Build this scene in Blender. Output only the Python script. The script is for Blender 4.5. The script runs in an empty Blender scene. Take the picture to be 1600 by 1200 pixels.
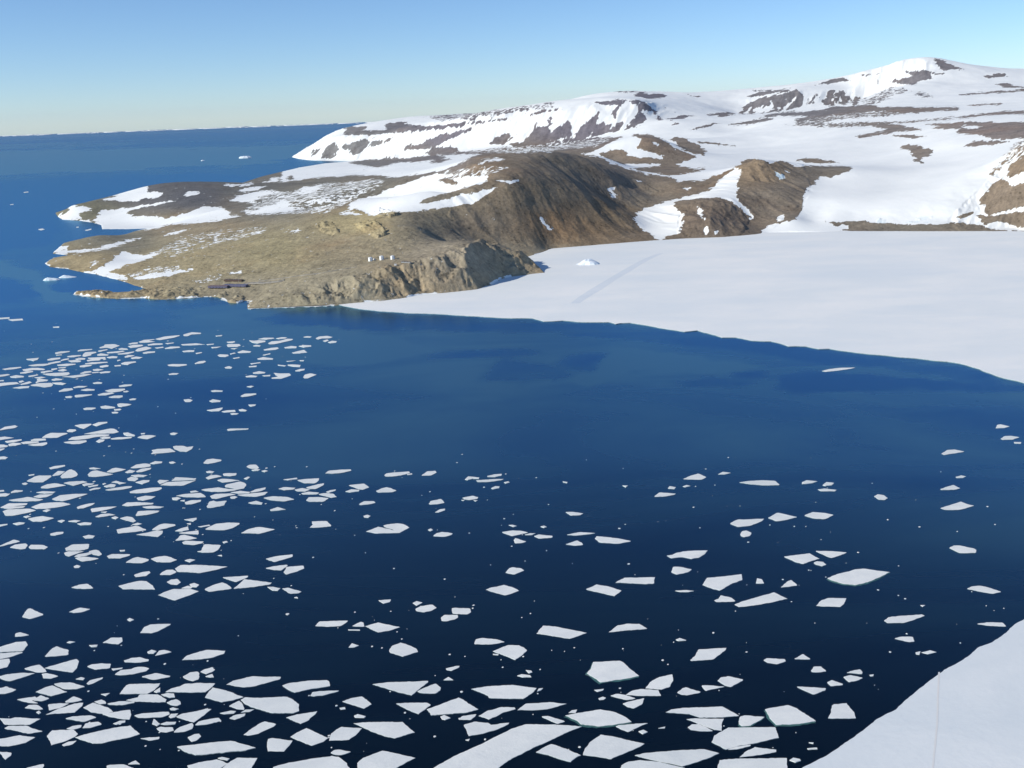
import bpy, math, random
import numpy as np
from mathutils import Vector, Matrix
# ---- outlines of the ice floes: every block is "x0 y0 scale" of the sheet they were measured on, then one floe a line
FLOE_SHEETS = """
@ 0 500 8
690,410 760,395 870,390 875,400 800,415 720,425 690,422
700,440 770,433 775,442 710,448
970,385 1010,372 1150,365 1155,375 1050,388 980,394
1240,345 1300,325 1310,308 1430,303 1500,322 1440,345 1400,362 1340,348 1260,355
1230,385 1340,368 1345,378 1270,395 1225,395
840,455 900,445 1010,440 1015,450 930,465 850,465
1035,435 1065,405 1200,398 1210,410 1140,430 1140,445 1070,460 1030,455
1215,435 1260,420 1360,435 1350,445 1220,448
1335,405 1540,385 1560,395 1480,410 1350,418
1470,425 1600,405 1680,395 1670,408 1600,427 1490,432
1480,365 1520,352 1590,360 1600,372 1500,372
1100,475 1320,465 1315,485 1250,490 1110,485
1335,468 1400,455 1470,460 1465,475 1380,480
330,490 490,475 470,500 420,515 390,505 345,500
590,495 640,480 755,470 755,488 660,505 600,508
600,540 700,520 755,515 760,530 650,550 620,555
760,505 800,490 860,483 865,495 770,515
850,510 960,500 1015,512 1005,525 900,530
940,488 1010,475 1070,480 1060,495 970,498
1085,505 1150,490 1260,488 1250,505 1100,517
1065,545 1150,532 1340,525 1350,535 1200,550 1080,552
1290,490 1325,485 1325,497 1300,500
350,570 450,555 600,548 640,555 560,575 420,580
715,562 830,548 945,550 945,560 850,575 730,575
995,575 1060,562 1150,562 1140,577 1060,590 1000,588
1245,577 1330,563 1360,570 1350,585 1290,595 1250,590
1430,570 1510,562 1510,577 1440,580
1465,505 1500,497 1510,508 1475,517
1515,545 1560,528 1695,520 1705,532 1640,545 1600,562 1530,555
30,615 120,598 260,588 270,598 180,615 70,625
280,620 400,600 480,600 565,615 550,628 430,625 340,640 290,635
250,660 330,645 410,640 415,652 330,668 260,672
510,650 600,635 650,635 660,645 560,662 515,662
640,612 710,603 720,615 670,628 645,625
725,630 790,612 840,630 800,642 740,640
730,597 830,590 820,600 740,605
530,675 660,665 860,655 875,675 840,695 700,702 590,692
770,712 880,700 1100,675 1150,680 1060,705 930,725 850,715
1000,668 1060,645 1140,640 1145,655 1050,672
1150,655 1230,650 1235,660 1155,668
1160,622 1220,612 1300,625 1240,635 1170,633
1240,655 1320,643 1385,645 1370,660 1260,668
-20,692 100,678 130,688 60,705 -20,714
125,710 200,692 300,705 295,718 200,725 140,720
355,700 470,683 480,692 420,708 360,712
430,720 520,710 575,718 500,735
460,740 520,738 605,750 590,765 500,775 460,790 445,782 470,762
645,745 700,730 780,740 770,752 690,760 650,755
-20,757 45,752 50,765 -20,770
235,768 280,758 305,772 270,782 240,780
-20,792 130,780 210,778 240,800 100,815 -20,832
255,803 370,768 400,783 340,804 270,812
380,815 480,792 640,787 665,810 640,835 560,845 480,830 400,825
650,788 760,783 830,798 790,812 700,805
160,850 260,832 370,828 360,850 260,858
1160,790 1220,777 1280,785 1270,797 1180,800
735,890 800,860 900,855 915,875 850,890 750,900
915,845 980,828 1095,830 1060,843 930,852
1010,878 1090,860 1185,870 1180,882 1080,887
815,962 880,952 910,962 890,975 830,975
935,945 980,938 1150,932 1150,942 1040,962 960,968 935,960
1310,885 1400,865 1560,860 1565,875 1510,895 1430,905 1350,900
1220,935 1290,915 1400,908 1430,920 1330,942 1240,945
1360,965 1430,948 1530,945 1535,965 1500,975 1400,975
1540,893 1590,885 1615,893 1590,903 1545,903
1485,825 1560,810 1655,808 1640,825 1560,835 1500,838
1040,1110 1080,1098 1190,1098 1200,1108 1150,1122 1060,1125
1255,1085 1320,1072 1435,1090 1440,1103 1340,1110 1270,1105
1465,1055 1500,1045 1600,1050 1645,1058 1600,1075 1520,1088 1475,1080
1425,1120 1500,1112 1520,1120 1500,1130 1435,1132
1395,1155 1440,1148 1480,1155 1470,1167 1405,1167
@ 200 500 8
130,275 200,250 330,240 335,246 260,262 345,272 250,283 160,285
338,240 450,210 540,200 640,192 650,200 580,222 480,240 400,253
690,185 760,165 800,155 910,162 915,175 800,182 750,203 700,203
5,300 60,285 125,282 120,298 40,305
0,330 70,312 180,312 190,325 120,342 40,350
90,385 130,355 230,334 300,352 240,375 160,392 120,395
245,310 320,295 430,295 435,308 330,315 260,320
465,293 575,283 570,293 500,303
335,348 440,335 445,348 370,357
460,355 530,335 640,335 655,347 560,358 470,362
185,410 240,398 340,395 335,410 240,420 190,420
-45,460 0,440 85,443 60,455 0,468 -30,470
35,475 100,460 185,470 150,483 60,487
665,305 850,293 900,300 960,308 890,312 800,317 680,318
980,305 1075,298 1070,308 1000,315
1040,343 1170,335 1120,350 1060,355
680,392 760,380 830,382 825,398 700,403
845,415 920,403 925,413 860,428
490,562 560,552 735,555 740,567 640,582 510,577
835,545 890,520 960,512 975,525 940,542 850,552
505,677 560,665 640,668 610,683 520,687
1210,595 1260,580 1305,595 1290,607 1220,605
1095,200 1180,190 1170,203 1110,207
1235,275 1330,268 1345,278 1310,288 1250,285
1235,315 1250,303 1390,303 1410,322 1370,335 1250,337
1285,360 1375,352 1340,365
1120,440 1150,430 1250,435 1260,450 1220,462 1140,458
1275,425 1330,410 1350,420 1290,432
1370,405 1430,382 1540,395 1530,408 1400,415
1310,478 1390,465 1400,475 1330,487
1035,888 1080,878 1185,885 1180,897 1060,900
695,997 760,990 810,1005 780,1025 720,1025
1015,1015 1060,992 1160,1010 1150,1025 1050,1032
15,995 60,982 105,985 90,1000 30,1005
985,1130 1080,1115 1185,1097 1180,1115 1140,1140 1050,1143
1170,1147 1240,1132 1335,1127 1345,1148 1200,1157
1385,1125 1430,1115 1490,1133 1470,1142 1400,1140
1280,1172 1320,1163 1385,1170 1360,1183 1300,1187
1240,1370 1280,1362 1510,1360 1500,1370 1380,1377 1250,1388
@ 350 500 8
315,258 380,262 440,255 520,262 515,278 430,293 360,285
430,240 500,225 620,225 630,235 540,245
650,232 720,218 790,220 770,233 690,240
550,295 590,270 700,262 790,237 860,240 860,252 750,278 640,303 570,305
365,322 400,312 460,320 440,330 375,330
495,372 590,350 670,343 685,358 650,372 510,383
755,345 840,327 910,335 905,352 770,355
935,328 1000,317 1090,320 1090,335 1000,345
850,410 920,392 1000,375 1040,408 950,418 870,420
995,212 1040,203 1100,210 1080,220 1005,218
1145,232 1190,208 1290,200 1360,215 1330,228 1230,232 1180,245
1235,262 1290,245 1310,258 1270,275
1300,280 1350,262 1410,268 1400,285 1330,292
485,440 580,418 580,430 520,442
415,485 490,465 615,482 610,495 500,497 430,495
330,545 450,530 460,540 350,557
310,582 410,572 405,587 320,590
360,660 440,642 520,655 510,668 420,673 370,672
270,705 340,692 420,702 400,715 280,717
480,698 580,688 575,703 510,705
620,662 700,670 820,668 840,692 790,712 720,735 600,735 595,722 680,710 640,690
890,635 950,615 1010,612 1005,630 950,642 900,642
990,715 1010,685 1080,668 1160,685 1110,705 1050,730 1000,730
670,560 780,572 760,580 680,570
795,560 860,558 960,565 950,588 880,585 800,570
780,515 900,507 860,517 800,522
945,505 1000,505 995,515 950,513
205,955 260,925 400,920 405,935 320,955 230,965
305,1060 400,1058 390,1075 340,1085 315,1075
285,835 340,825 375,833 340,845
@ 0 620 8
-20,420 60,378 190,358 225,372 190,392 80,408 -20,424
835,425 870,408 945,410 955,425 910,442 850,440
930,360 1010,345 1140,338 1145,352 1100,375 1045,403 1000,390
1155,350 1230,320 1340,315 1345,328 1270,348 1215,368 1190,365
520,512 600,465 640,452 840,455 845,465 780,485 720,513 600,515
1040,468 1180,438 1380,398 1430,402 1490,440 1430,458 1280,462 1150,466
850,540 900,507 1050,487 1180,472 1370,475 1360,490 1200,505 1080,530 960,540
790,570 880,557 960,550 1080,545 1085,565 1000,590 900,592
1250,515 1310,500 1385,505 1370,523 1290,530
1200,560 1240,535 1310,540 1290,562 1240,577
1540,455 1600,450 1690,485 1680,495 1590,492 1550,475
1380,525 1480,508 1655,505 1640,520 1520,533 1400,535
-20,510 60,500 175,515 100,528 -20,547
65,560 150,545 270,535 275,548 180,570 90,575
105,595 160,580 250,582 270,595 200,612 120,617
255,575 330,560 480,560 490,575 380,588 290,592
385,543 430,528 570,525 575,545 480,553 400,553
345,603 430,592 590,570 590,595 540,615 420,615
-20,600 50,600 110,615 80,630 -20,642
-20,655 60,648 50,660 -20,690
-20,755 50,748 100,760 70,780 -20,786
615,890 680,870 810,855 815,870 720,895 640,908
655,985 725,930 810,935 780,962 740,982 680,990
755,1000 790,962 870,912 900,912 950,940 975,970 960,995 900,1015 770,1020
1095,975 1150,930 1210,922 1330,952 1420,970 1350,985 1200,1003 1110,998
1115,893 1170,885 1260,900 1200,908 1130,905
1330,943 1400,900 1450,890 1580,910 1520,930 1420,950
355,980 430,967 430,982 375,990
330,1055 430,1000 490,985 640,985 645,1000 580,1045 540,1070 420,1070
275,1085 320,1075 350,1088 330,1100 290,1100
510,1130 590,1095 690,1082 830,1110 740,1125 600,1148 520,1145
795,1080 860,1065 1040,1055 1095,1070 1020,1088 920,1115 850,1095
1030,1100 1080,1082 1180,1088 1150,1105 1060,1120
1100,1125 1170,1107 1230,1100 1220,1117 1130,1132
1115,1165 1180,1142 1265,1140 1240,1155 1140,1172
1280,1092 1310,1080 1330,1090 1300,1100
1300,1120 1390,1092 1450,1105 1430,1130 1340,1135
1395,1070 1450,1052 1500,1068 1580,1080 1500,1096 1470,1080
1315,1165 1450,1140 1600,1120 1655,1122 1640,1140 1540,1160 1370,1175
@ 200 620 8
160,458 215,455 210,468 170,470
115,512 180,485 290,482 355,492 250,532 180,525
525,462 570,450 625,458 590,477 540,475
295,670 370,655 530,648 600,690 450,705 300,718 290,712 315,690
560,625 600,615 700,618 740,632 820,622 800,655 740,690 650,685 580,656
275,835 340,808 430,815 420,832 330,843
30,890 100,850 220,835 285,850 280,873 180,888 80,895
100,935 170,902 295,890 280,912 180,942 120,945
-35,945 20,915 95,930 60,950 0,955
515,820 560,812 600,828 570,835 525,832
940,830 985,785 1060,775 1170,790 1165,805 1090,825 1000,840
40,985 130,975 245,985 200,1003 100,1006
-10,1025 40,1002 120,1015 130,1030 90,1055 30,1050 0,1045
95,1070 190,1045 270,1045 265,1065 180,1095
540,1050 590,1008 700,1012 855,1022 840,1040 700,1048
400,1108 490,1068 700,1058 855,1048 780,1078 690,1113
370,1058 395,1042 515,1048 430,1085 400,1093
975,938 1020,927 1080,938 1060,952 990,952
970,1015 1030,985 1110,980 1175,1000 1100,1015 1010,1037
1185,965 1230,958 1360,957 1350,985 1280,995 1200,990
1115,1045 1170,1028 1300,1035 1400,1050 1300,1063 1180,1075
1210,1115 1230,1100 1400,1062 1460,1080 1480,1110 1450,1150 1380,1160 1220,1132
1450,1025 1500,1002 1525,1010 1490,1035
1480,875 1520,852 1600,850 1640,890 1620,903 1530,898
1545,918 1600,907 1655,912 1630,925 1570,928
915,1165 1000,1150 1130,1135 1250,1155 1385,1162 1330,1175 1180,1190 1050,1190 960,1178
20,1190 100,1165 280,1140 420,1135 425,1150 380,1175 250,1200 120,1208 30,1205
@ 0 700 5.9925
-20,400 35,395 40,408 -20,413
-20,430 50,425 100,430 60,455 -20,456
102,415 140,397 215,400 210,410 140,420 110,425
340,418 400,407 520,412 500,425 420,428
310,460 370,437 500,435 440,460 380,468
80,490 180,475 260,460 410,485 370,497 250,503 130,500
485,480 560,445 700,432 825,432 790,445 690,475 590,500 530,495
0,560 80,520 260,520 250,535 140,547 50,566
30,567 130,550 240,548 220,562 100,573
25,595 70,578 270,570 340,588 260,610 130,635 50,635 40,615
290,555 380,520 520,510 600,512 665,530 580,550 440,570 340,572
400,590 440,575 475,582 440,600
220,645 260,635 290,645 250,658
260,665 340,648 400,640 510,660 450,680 390,692 310,692
540,685 580,675 610,682 580,700
640,688 700,678 755,685 720,697
725,712 790,699 860,705 850,720 760,724
120,710 180,697 235,702 220,715 160,725
-20,722 70,712 70,722 -20,742
720,555 800,530 890,517 870,535 790,565 730,572
850,570 960,555 1100,550 1040,570 950,590 860,603
945,600 1005,596 990,608
890,645 950,620 1020,615 1085,628 1000,640 930,650
1140,540 1190,512 1300,510 1440,517 1430,530 1300,540 1200,548
1330,552 1420,542 1540,552 1500,565 1380,568
1270,632 1290,595 1400,588 1495,590 1480,605 1380,628 1280,638
1280,468 1360,448 1460,455 1420,478 1340,495 1295,490
1045,655 1080,643 1110,655 1085,668
1120,660 1190,642 1240,650 1275,685 1250,697 1180,680
1235,718 1290,702 1330,712 1290,724
1090,765 1270,730 1300,735 1375,770 1280,785 1105,802
1420,770 1490,722 1540,710 1640,718 1645,730 1560,755 1480,772
1270,815 1380,795 1470,774 1525,777 1520,805 1480,835 1400,825
470,805 530,790 595,788 590,805 520,820 475,818
775,830 830,815 890,825 870,845 800,850
-20,925 60,890 130,860 190,878 150,890 80,905 30,920
90,935 140,907 240,895 260,910 240,945 190,950
268,930 290,908 400,910 450,932 420,950 290,948
610,940 680,905 835,900 830,945 750,963 620,963
600,985 640,970 790,970 720,993 650,1018 620,1010
695,1020 730,998 850,978 860,995 810,1013 740,1025
700,1032 800,1020 930,1038 860,1055 770,1065
830,970 900,955 930,965 955,1000 930,1012 870,1000
1000,1015 1050,995 1220,998 1215,1010 1130,1035 1020,1035
1120,960 1170,957 1170,968 1130,972
1175,1075 1240,1035 1290,1022 1395,1045 1390,1058 1330,1080
1410,1040 1470,1022 1540,1012 1600,1025 1660,1050 1600,1072 1470,1070
690,1110 720,1097 755,1108 740,1122 700,1125
1255,1190 1330,1165 1400,1155 1410,1170 1370,1200 1270,1210
@ 267 700 5.9925
850,218 880,208 910,218 880,228
560,417 650,403 745,415 730,425 640,428
742,413 790,390 890,370 885,388 840,406 760,418
620,440 720,430 910,412 880,440 800,458 680,452
365,452 420,432 560,427 610,437 520,455 430,478 385,475
555,460 600,452 625,462 600,475 565,475
45,450 130,432 280,422 310,440 330,460 260,465 150,462
180,408 230,400 260,412 190,420
10,470 60,464 95,475 60,490 15,485
90,495 130,488 130,500
130,510 190,492 285,488 280,505 200,528 140,530
335,550 360,505 400,495 430,505 525,495 500,540 400,560 345,562
725,515 800,497 860,515 850,530 760,525
865,470 950,455 1080,460 1160,485 1060,502 930,490
930,580 1000,557 1075,578 1000,587 935,590
1005,385 1060,368 1170,375 1150,390 1060,398
1055,297 1180,280 1185,292 1100,303
1180,302 1260,292 1390,285 1385,305 1350,332 1250,332
1265,372 1340,352 1435,332 1430,350 1360,385 1290,383
1160,392 1230,377 1305,392 1260,408 1180,405
1220,425 1290,410 1390,420 1370,435 1240,437
1380,435 1430,425 1520,430 1555,460 1500,468
1265,492 1290,464 1380,462 1480,472 1430,505 1300,505
1455,412 1490,398 1545,390 1540,402 1480,420
1445,240 1480,215 1600,205 1685,203 1690,215 1620,232 1520,242
125,672 240,655 240,672 210,690
150,710 190,705 185,718
255,738 360,720 370,730 290,743
315,765 420,712 540,700 645,705 640,718 580,752 500,772
655,800 720,765 800,745 840,743 978,765 920,782 830,805 740,800
1300,748 1330,720 1318,690 1460,685 1505,735 1400,745
40,780 100,755 160,740 170,770 110,782
70,798 160,786 260,774 258,812 180,808
40,870 90,820 130,815 250,848 160,862
105,885 140,870 310,878 290,895 220,910 120,902
245,972 285,965 310,905 470,912 445,955 400,980 300,982
485,882 520,873 535,885 500,895
440,1008 475,1002 480,1015
130,1055 180,1042 230,1050 180,1072
40,1130 90,1100 280,1098 530,1115 440,1140 280,1172 60,1160
885,1040 990,1015 1140,998 1140,1020 1060,1045 970,1070
885,1128 960,1110 1085,1095 1095,1105 1036,1148 970,1145
1055,1165 1080,1117 1240,1103 1250,1130 1180,1160 1080,1188
@ 534 700 6
65,350 140,342 210,335 260,370 200,392 160,388 110,368
35,410 90,391 165,396 160,408 80,418
320,405 370,382 420,370 460,378 515,402 480,415 340,420
400,255 420,240 520,230 630,222 640,235 560,258 480,268 410,268
612,246 660,241 660,250 620,255
745,260 800,220 880,215 890,232 840,258
1155,297 1185,270 1290,280 1285,290 1230,290 1180,303
1365,265 1430,250 1500,245 1495,262 1440,273 1370,272
1260,305 1400,296 1520,293 1500,303 1380,320 1270,320
1520,325 1560,315 1575,325 1540,335
1400,380 1440,360 1480,362 1475,378 1420,388
1130,470 1230,450 1280,465 1270,480 1200,490 1150,482
1120,490 1155,488 1140,497
1235,492 1275,492 1255,503
160,530 210,500 300,500 318,515 250,530 180,537
205,640 240,630 270,640 250,655 212,652
815,525 830,500 930,478 965,515 900,528 830,532
875,605 920,578 970,572 965,588 910,605
228,785 340,740 500,775 400,742 390,728 430,718 520,708 575,715 635,747 590,770 545,797 440,800 320,803
808,770 835,757 855,772 830,782
855,828 890,800 940,788 1040,802 1030,815 970,833
1500,790 1600,775 1680,778 1750,795 1660,815 1600,828 1550,812
1565,725 1600,722 1640,733 1610,742
1535,1170 1570,1130 1600,1120 1680,1130 1712,1150 1620,1188 1560,1178
@ 0 880 5.9925
1495,110 1520,85 1560,65 1620,62 1655,85 1600,112
665,232 740,205 820,195 878,238 780,243
1110,215 1200,190 1310,168 1370,170 1430,210 1450,248 1150,245
205,505 260,430 285,425 415,485 280,525
645,460 700,435 750,418 848,432 770,460 690,468
1190,530 1215,515 1255,532 1220,547
1310,655 1350,600 1410,575 1600,570 1590,582 1480,640 1420,657
140,690 145,660 190,648 275,675 220,685
960,748 1010,720 1040,700 1145,698 1148,735 1110,762
625,745 650,733 705,740 660,752
835,772 915,768 905,785 860,788
415,880 490,800 530,780 645,815 640,862
-30,795 150,742 240,735 262,770 215,826 -30,836
-30,848 205,834 215,840 100,880 -30,905
-30,910 85,895 95,925 70,975 -30,997
418,985 600,930 715,900 740,920 720,985 680,1025 540,1005
225,990 290,968 370,952 400,975 440,1020 340,1025
390,1040 440,1032 550,1060 480,1083 405,1080
-20,1068 60,1045 200,1030 330,1035 270,1055 100,1108 20,1090
815,970 860,950 950,940 1040,945 1030,985 890,1000
1045,990 1150,980 1140,992 1060,1008
1160,915 1230,890 1310,882 1395,905 1390,920 1290,933 1170,930
1380,835 1420,815 1465,828 1440,848 1390,848
1452,870 1490,822 1540,815 1610,835 1550,850
1075,1045 1130,1005 1230,995 1270,978 1350,975 1400,990 1370,1015 1250,1042 1130,1052
1320,1065 1460,1030 1595,1058 1590,1068 1440,1095
710,1088 760,1070 795,1080 780,1095
810,1130 840,1100 965,1070 960,1085 870,1130 830,1140
@ 267 880 5.9925
-120,300 -50,268 30,243 180,243 262,265 160,308 40,350 -20,335
-40,178 0,155 60,148 95,180 60,205 0,200
480,135 600,128 725,120 720,135 610,180
315,245 400,205 480,182 520,195 575,240 360,270
588,240 650,190 690,152 945,185 930,200 780,225
905,225 960,225 1025,238 1000,260 950,258
1040,240 1100,232 1225,268 1200,282 1120,288
1155,325 1180,317 1190,330
175,200 220,188 265,205 240,227 200,225
100,237 160,215 203,228 190,238
1350,590 1390,548 1500,543 1660,540 1640,560 1590,590 1470,597
@ 0 1000 5.9925
503,415 570,402 660,400 800,440 720,462 600,463
335,490 430,445 490,430 630,490 480,528
-30,462 60,437 155,468 120,488 50,507 -30,503
1120,510 1180,430 1210,418 1500,410 1490,430 1450,470 1380,508 1230,508
1442,487 1500,450 1500,490 1470,496
945,510 1030,500 990,527
155,560 240,545 330,532 345,545 300,573 360,595 270,590
308,570 380,520 465,550 400,575
230,640 270,612 350,610 405,650 380,655
340,680 365,665 385,685 365,695
610,580 690,530 775,565 720,580 620,590
450,605 560,594 650,597 560,640 460,662
430,700 540,650 700,597 780,590 770,620 700,680 560,690
780,635 870,590 1020,640 1060,675 980,698 850,678
955,700 1070,678 1180,660 1220,657 1230,700 1215,748 1130,740 1040,725
880,580 950,560 985,575 995,598 940,603
1005,600 1120,577 1260,582 1260,592 1150,612 1030,610
1180,567 1290,540 1310,512 1480,512 1560,560 1550,583 1280,580
-10,735 100,740 140,728 380,742 280,795 50,795
40,830 80,808 250,805 300,830 405,858 270,880 140,850
610,740 680,720 850,710 905,730 790,770
620,835 680,810 765,800 760,823 690,843
772,828 800,785 920,768 955,795 850,825
440,900 490,850 560,845 690,845 730,885 700,912 600,955 480,990 470,950
580,985 640,955 720,945 680,980 600,998
705,915 850,875 1050,830 1220,805 1310,885 1220,915 1060,945 960,970 870,972
1060,785 1120,760 1175,757 1170,775 1090,795
-30,935 180,895 330,915 240,965 80,998 -30,992
-10,1050 110,1060 105,1085 50,1125
250,1200 370,1170 410,1165 415,1180 390,1215 250,1215
1000,1180 1030,1172 1160,1168 1250,1200 1250,1240 1000,1240
1200,1165 1270,1132 1310,1165
1255,710 1330,690 1530,675 1580,675 1590,700 1520,725 1300,732
1425,790 1440,742 1500,788 1470,808
1503,790 1560,770 1650,770 1640,790 1540,797
1465,830 1500,815 1620,820 1630,850 1560,868 1500,862
1310,925 1430,915 1495,910 1490,930 1400,945
1505,515 1570,500 1630,505 1640,540 1590,545
1560,590 1600,570 1650,558 1690,580 1695,605 1660,620 1600,612
1590,645 1620,635 1675,648 1640,660 1600,658
@ 267 1000 5.9925
105,190 150,150 250,120 330,97 510,105 500,130 400,165 280,183
-50,490 0,460 80,440 130,415 280,405 415,412 390,440 325,490 200,495 60,492
110,345 180,305 250,298 268,315 260,370 210,388 150,372
275,300 310,278 390,255 415,280 390,300 330,323
325,345 390,323 402,350 370,352
320,540 350,495 392,447 560,490 680,538 590,565 480,585 400,565
520,420 580,385 690,360 750,345 1030,348 1020,370 930,395 800,432 690,445 600,435
1045,430 1110,408 1300,385 1460,380 1480,390 1490,435 1300,465 1160,497 1100,470
1305,525 1325,492 1430,482 1575,478 1560,488 1430,522 1340,532
655,565 692,542 850,547 1090,537 1140,560 1200,605 1200,670 1150,688 1000,688 930,685 850,660 740,625 690,600
540,622 640,570 665,590 690,655 620,650
460,688 560,665 610,670 590,690 500,697
545,735 610,702 700,690 690,715 600,750
655,682 700,655 780,652 740,674
1080,730 1180,700 1370,670 1355,695 1280,760 1215,788
50,720 100,695 240,670 330,645 380,650 320,700 217,773 130,750
-20,720 0,695 68,690 40,725 0,735
227,800 260,767 370,742 450,732 475,760 380,785 290,798
25,868 80,820 200,780 213,800 200,835 130,862
680,890 730,850 850,775 880,765 985,790 960,815 880,850 820,880 720,897
155,915 220,885 265,880 285,905 240,945 195,957
60,1005 180,990 400,965 560,950 620,965 795,1015 700,1040 500,1060 230,1083 130,1050
900,1000 910,930 950,920 1140,945 1110,990 1060,1045 910,1045
1120,910 1180,870 1270,828 1475,920 1430,955 1320,992 1250,965
1482,945 1500,880 1550,840 1600,815 1790,830 1740,885 1670,935 1600,942
440,1110 480,1100 550,1115 530,1130 470,1120
155,1180 260,1150 430,1122 535,1160 475,1200 350,1235 190,1235
485,1200 560,1140 620,1108 810,1110 760,1195 740,1245 500,1245
1495,1060 1530,1035 1580,1030 1690,1050 1600,1080 1540,1078
960,1195 1100,1155 1330,1115 1510,1090 1570,1100 1650,1160 1700,1260 950,1260
@ 534 1000 6
65,72 95,35 160,55 120,70
445,105 470,60 550,28 600,40 700,85 715,115 660,130 575,158 490,130 455,122
975,270 1040,255 1105,245 1100,260 1030,292 985,285
955,378 1000,350 1045,378
290,420 450,400 810,388 810,398 720,470 655,522 560,500 430,462
707,485 780,450 880,412 930,450 925,475 880,505 740,500
5,578 100,545 190,532 210,545 280,605 210,645 100,612
-20,640 30,632 35,650 -10,655
115,715 150,700 225,720 210,732 125,730
510,600 640,592 800,592 835,612 788,650 720,698 640,665
798,655 900,620 1000,580 1095,545 1130,560 1280,655 1180,683 1000,698 840,710
925,722 960,707 1020,735 970,752 940,745
1095,748 1130,715 1263,697 1250,720 1210,752
1283,715 1370,665 1500,632 1620,635 1630,650 1520,680 1450,720 1380,748
112,785 240,775 570,772 620,815 685,870 600,895 500,925 400,905 260,850
1145,800 1240,770 1370,780 1400,800 1570,780 1560,795 1450,845 1330,880 1190,903
1160,940 1200,930 1190,948
145,1160 200,1110 290,1075 380,1042 690,1110 640,1135 510,1205 450,1250 150,1250
1215,463 1370,438 1596,425 1826,455 1800,490 1700,555 1596,553 1380,545 1370,525 1290,490
850,1210 1050,1095 1300,985 1596,835 1650,818 1726,795 2000,797 2250,815 2150,855 1926,960 1726,1050 1596,1115 1450,1220 1350,1290 700,1290
@ 534 850 5.9925
1240,940 1255,895 1320,882 1450,895 1530,920 1400,942
1415,1008 1480,980 1560,950 1660,952 1700,970 1735,1000 1690,1045 1625,1088 1590,1075 1480,1030
345,530 460,522 450,545 390,560
665,555 700,537 755,550 700,580
690,610 740,585 850,570 890,600 840,628 770,642 700,630
1030,605 1060,600 1200,605 1212,640 1180,660 1040,655
930,690 960,667 1085,667 1090,690 1060,708 990,725 935,722
95,772 180,730 205,740 215,776
222,773 340,738 545,782 440,815 340,830
60,803 170,805 170,812 65,812
1350,430 1400,410 1520,385 1600,408 1660,440 1580,470 1530,482 1450,462
1415,1032 1470,1032 1465,1043 1420,1040
@ 800 700 5.9925
475,315 520,322 515,330 480,325
1035,355 1085,355 1065,370
498,602 570,600 670,615 640,630 550,635
268,738 300,730 325,742 300,750
510,815 580,800 640,790 785,800 700,812 600,822
500,905 560,885 610,868 655,890 665,910 590,917
775,850 790,828 900,838 1000,850 1120,875 1000,898 820,888
15,865 30,845 135,878 100,890 30,895
120,815 170,801 220,801 190,815
205,828 250,812 300,818 380,825 375,842 250,850
1330,458 1380,418 1535,430 1520,440 1440,455
1460,380 1475,360 1535,370 1520,385
1450,1012 1500,1005 1540,985 1600,972 1700,965 1832,962 1800,1000 1750,1030 1680,1042 1600,1025 1490,1035
1490,1165 1510,1115 1560,1115 1600,1120 1685,1140 1650,1165 1540,1188
@ 1066 700 5.9925
5,293 80,260 150,240 228,275 180,298
5,362 40,348 78,358 30,368
335,248 380,225 455,235 400,248
530,325 620,312 750,305 870,310 915,350 760,352 640,342
1120,325 1160,305 1265,315 1220,330 1150,338
1315,350 1350,322 1420,330 1400,350 1340,358
1270,390 1330,382 1445,395 1430,405 1300,405
445,710 520,672 600,672 770,665 740,690 640,730 520,742
800,658 890,608 970,625 1080,650 980,675 880,688
1140,635 1220,602 1290,608 1340,612 1420,630 1340,668 1230,662
545,805 560,782 600,775 648,795 635,825 580,837 550,828
955,1020 1060,1005 1190,990 1285,1040 1200,1065 1135,1088 1060,1070
1240,965 1400,968 1545,980 1470,1010 1390,1032
1230,1077 1260,1064 1320,1070 1350,1095 1310,1110 1250,1095
@ 1333 650 5.9925
1335,115 1350,85 1380,80 1465,100 1420,112
1380,215 1420,190 1480,188 1560,202 1500,222 1400,225
1505,245 1575,247 1570,260 1510,258
825,355 880,320 950,315 1045,335 960,350 850,367
960,572 1010,558 1058,568 1030,580 970,582
815,688 880,665 940,648 1005,680 950,692 830,695
815,865 920,832 1010,803 1060,825 1135,842 1050,868 990,880 860,880
195,755 230,735 290,745 325,772 300,788 240,785
@ 1200 480 4
335,400 380,388 450,380 548,378 520,385 440,397 360,405
@ 1333 850 5.9925
900,40 940,18 1000,18 1130,45 1155,60 1150,85 1000,88 950,65
-240,325 -160,290 -40,262 20,242 90,235 345,268 260,310 170,350 100,372 20,388 -100,375 -200,345
1065,422 1110,400 1190,393 1250,405 1390,450 1310,468 1200,450
290,720 330,690 450,675 640,662 670,675 580,710 480,740 320,742
385,888 450,870 560,872 575,915 530,920 460,905
640,1018 720,998 780,1015 700,1033
585,1020 630,1010 620,1038 590,1035
1155,750 1280,735 1400,738 1435,775 1280,768
630,575 675,575 650,590
@ 1066 850 5.9925
190,385 230,320 400,305 555,285 560,340 470,370 350,438 280,420
690,370 700,325 745,335 765,370
920,410 980,355 1020,338 1080,390 1000,402
300,530 340,515 360,482 460,505 500,540 320,545
490,570 560,540 700,500 860,455 930,490 985,515 830,550 640,580 530,592
1255,580 1300,530 1370,508 1535,510 1515,560 1480,590 1300,585
75,1090 120,1050 155,990 415,975 400,1000 320,1060 290,1082 90,1097
760,1090 790,1072 850,1075 960,1080 970,1100 890,1128 800,1115
1045,1080 1130,1032 1205,1083
-65,440 40,435 110,442 60,450 -20,450
@ 800 850 5.9925
970,365 1050,320 1340,315 1330,372 1250,378 1100,370
695,425 790,382 900,400 1025,440 960,490 830,460 720,435
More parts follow.
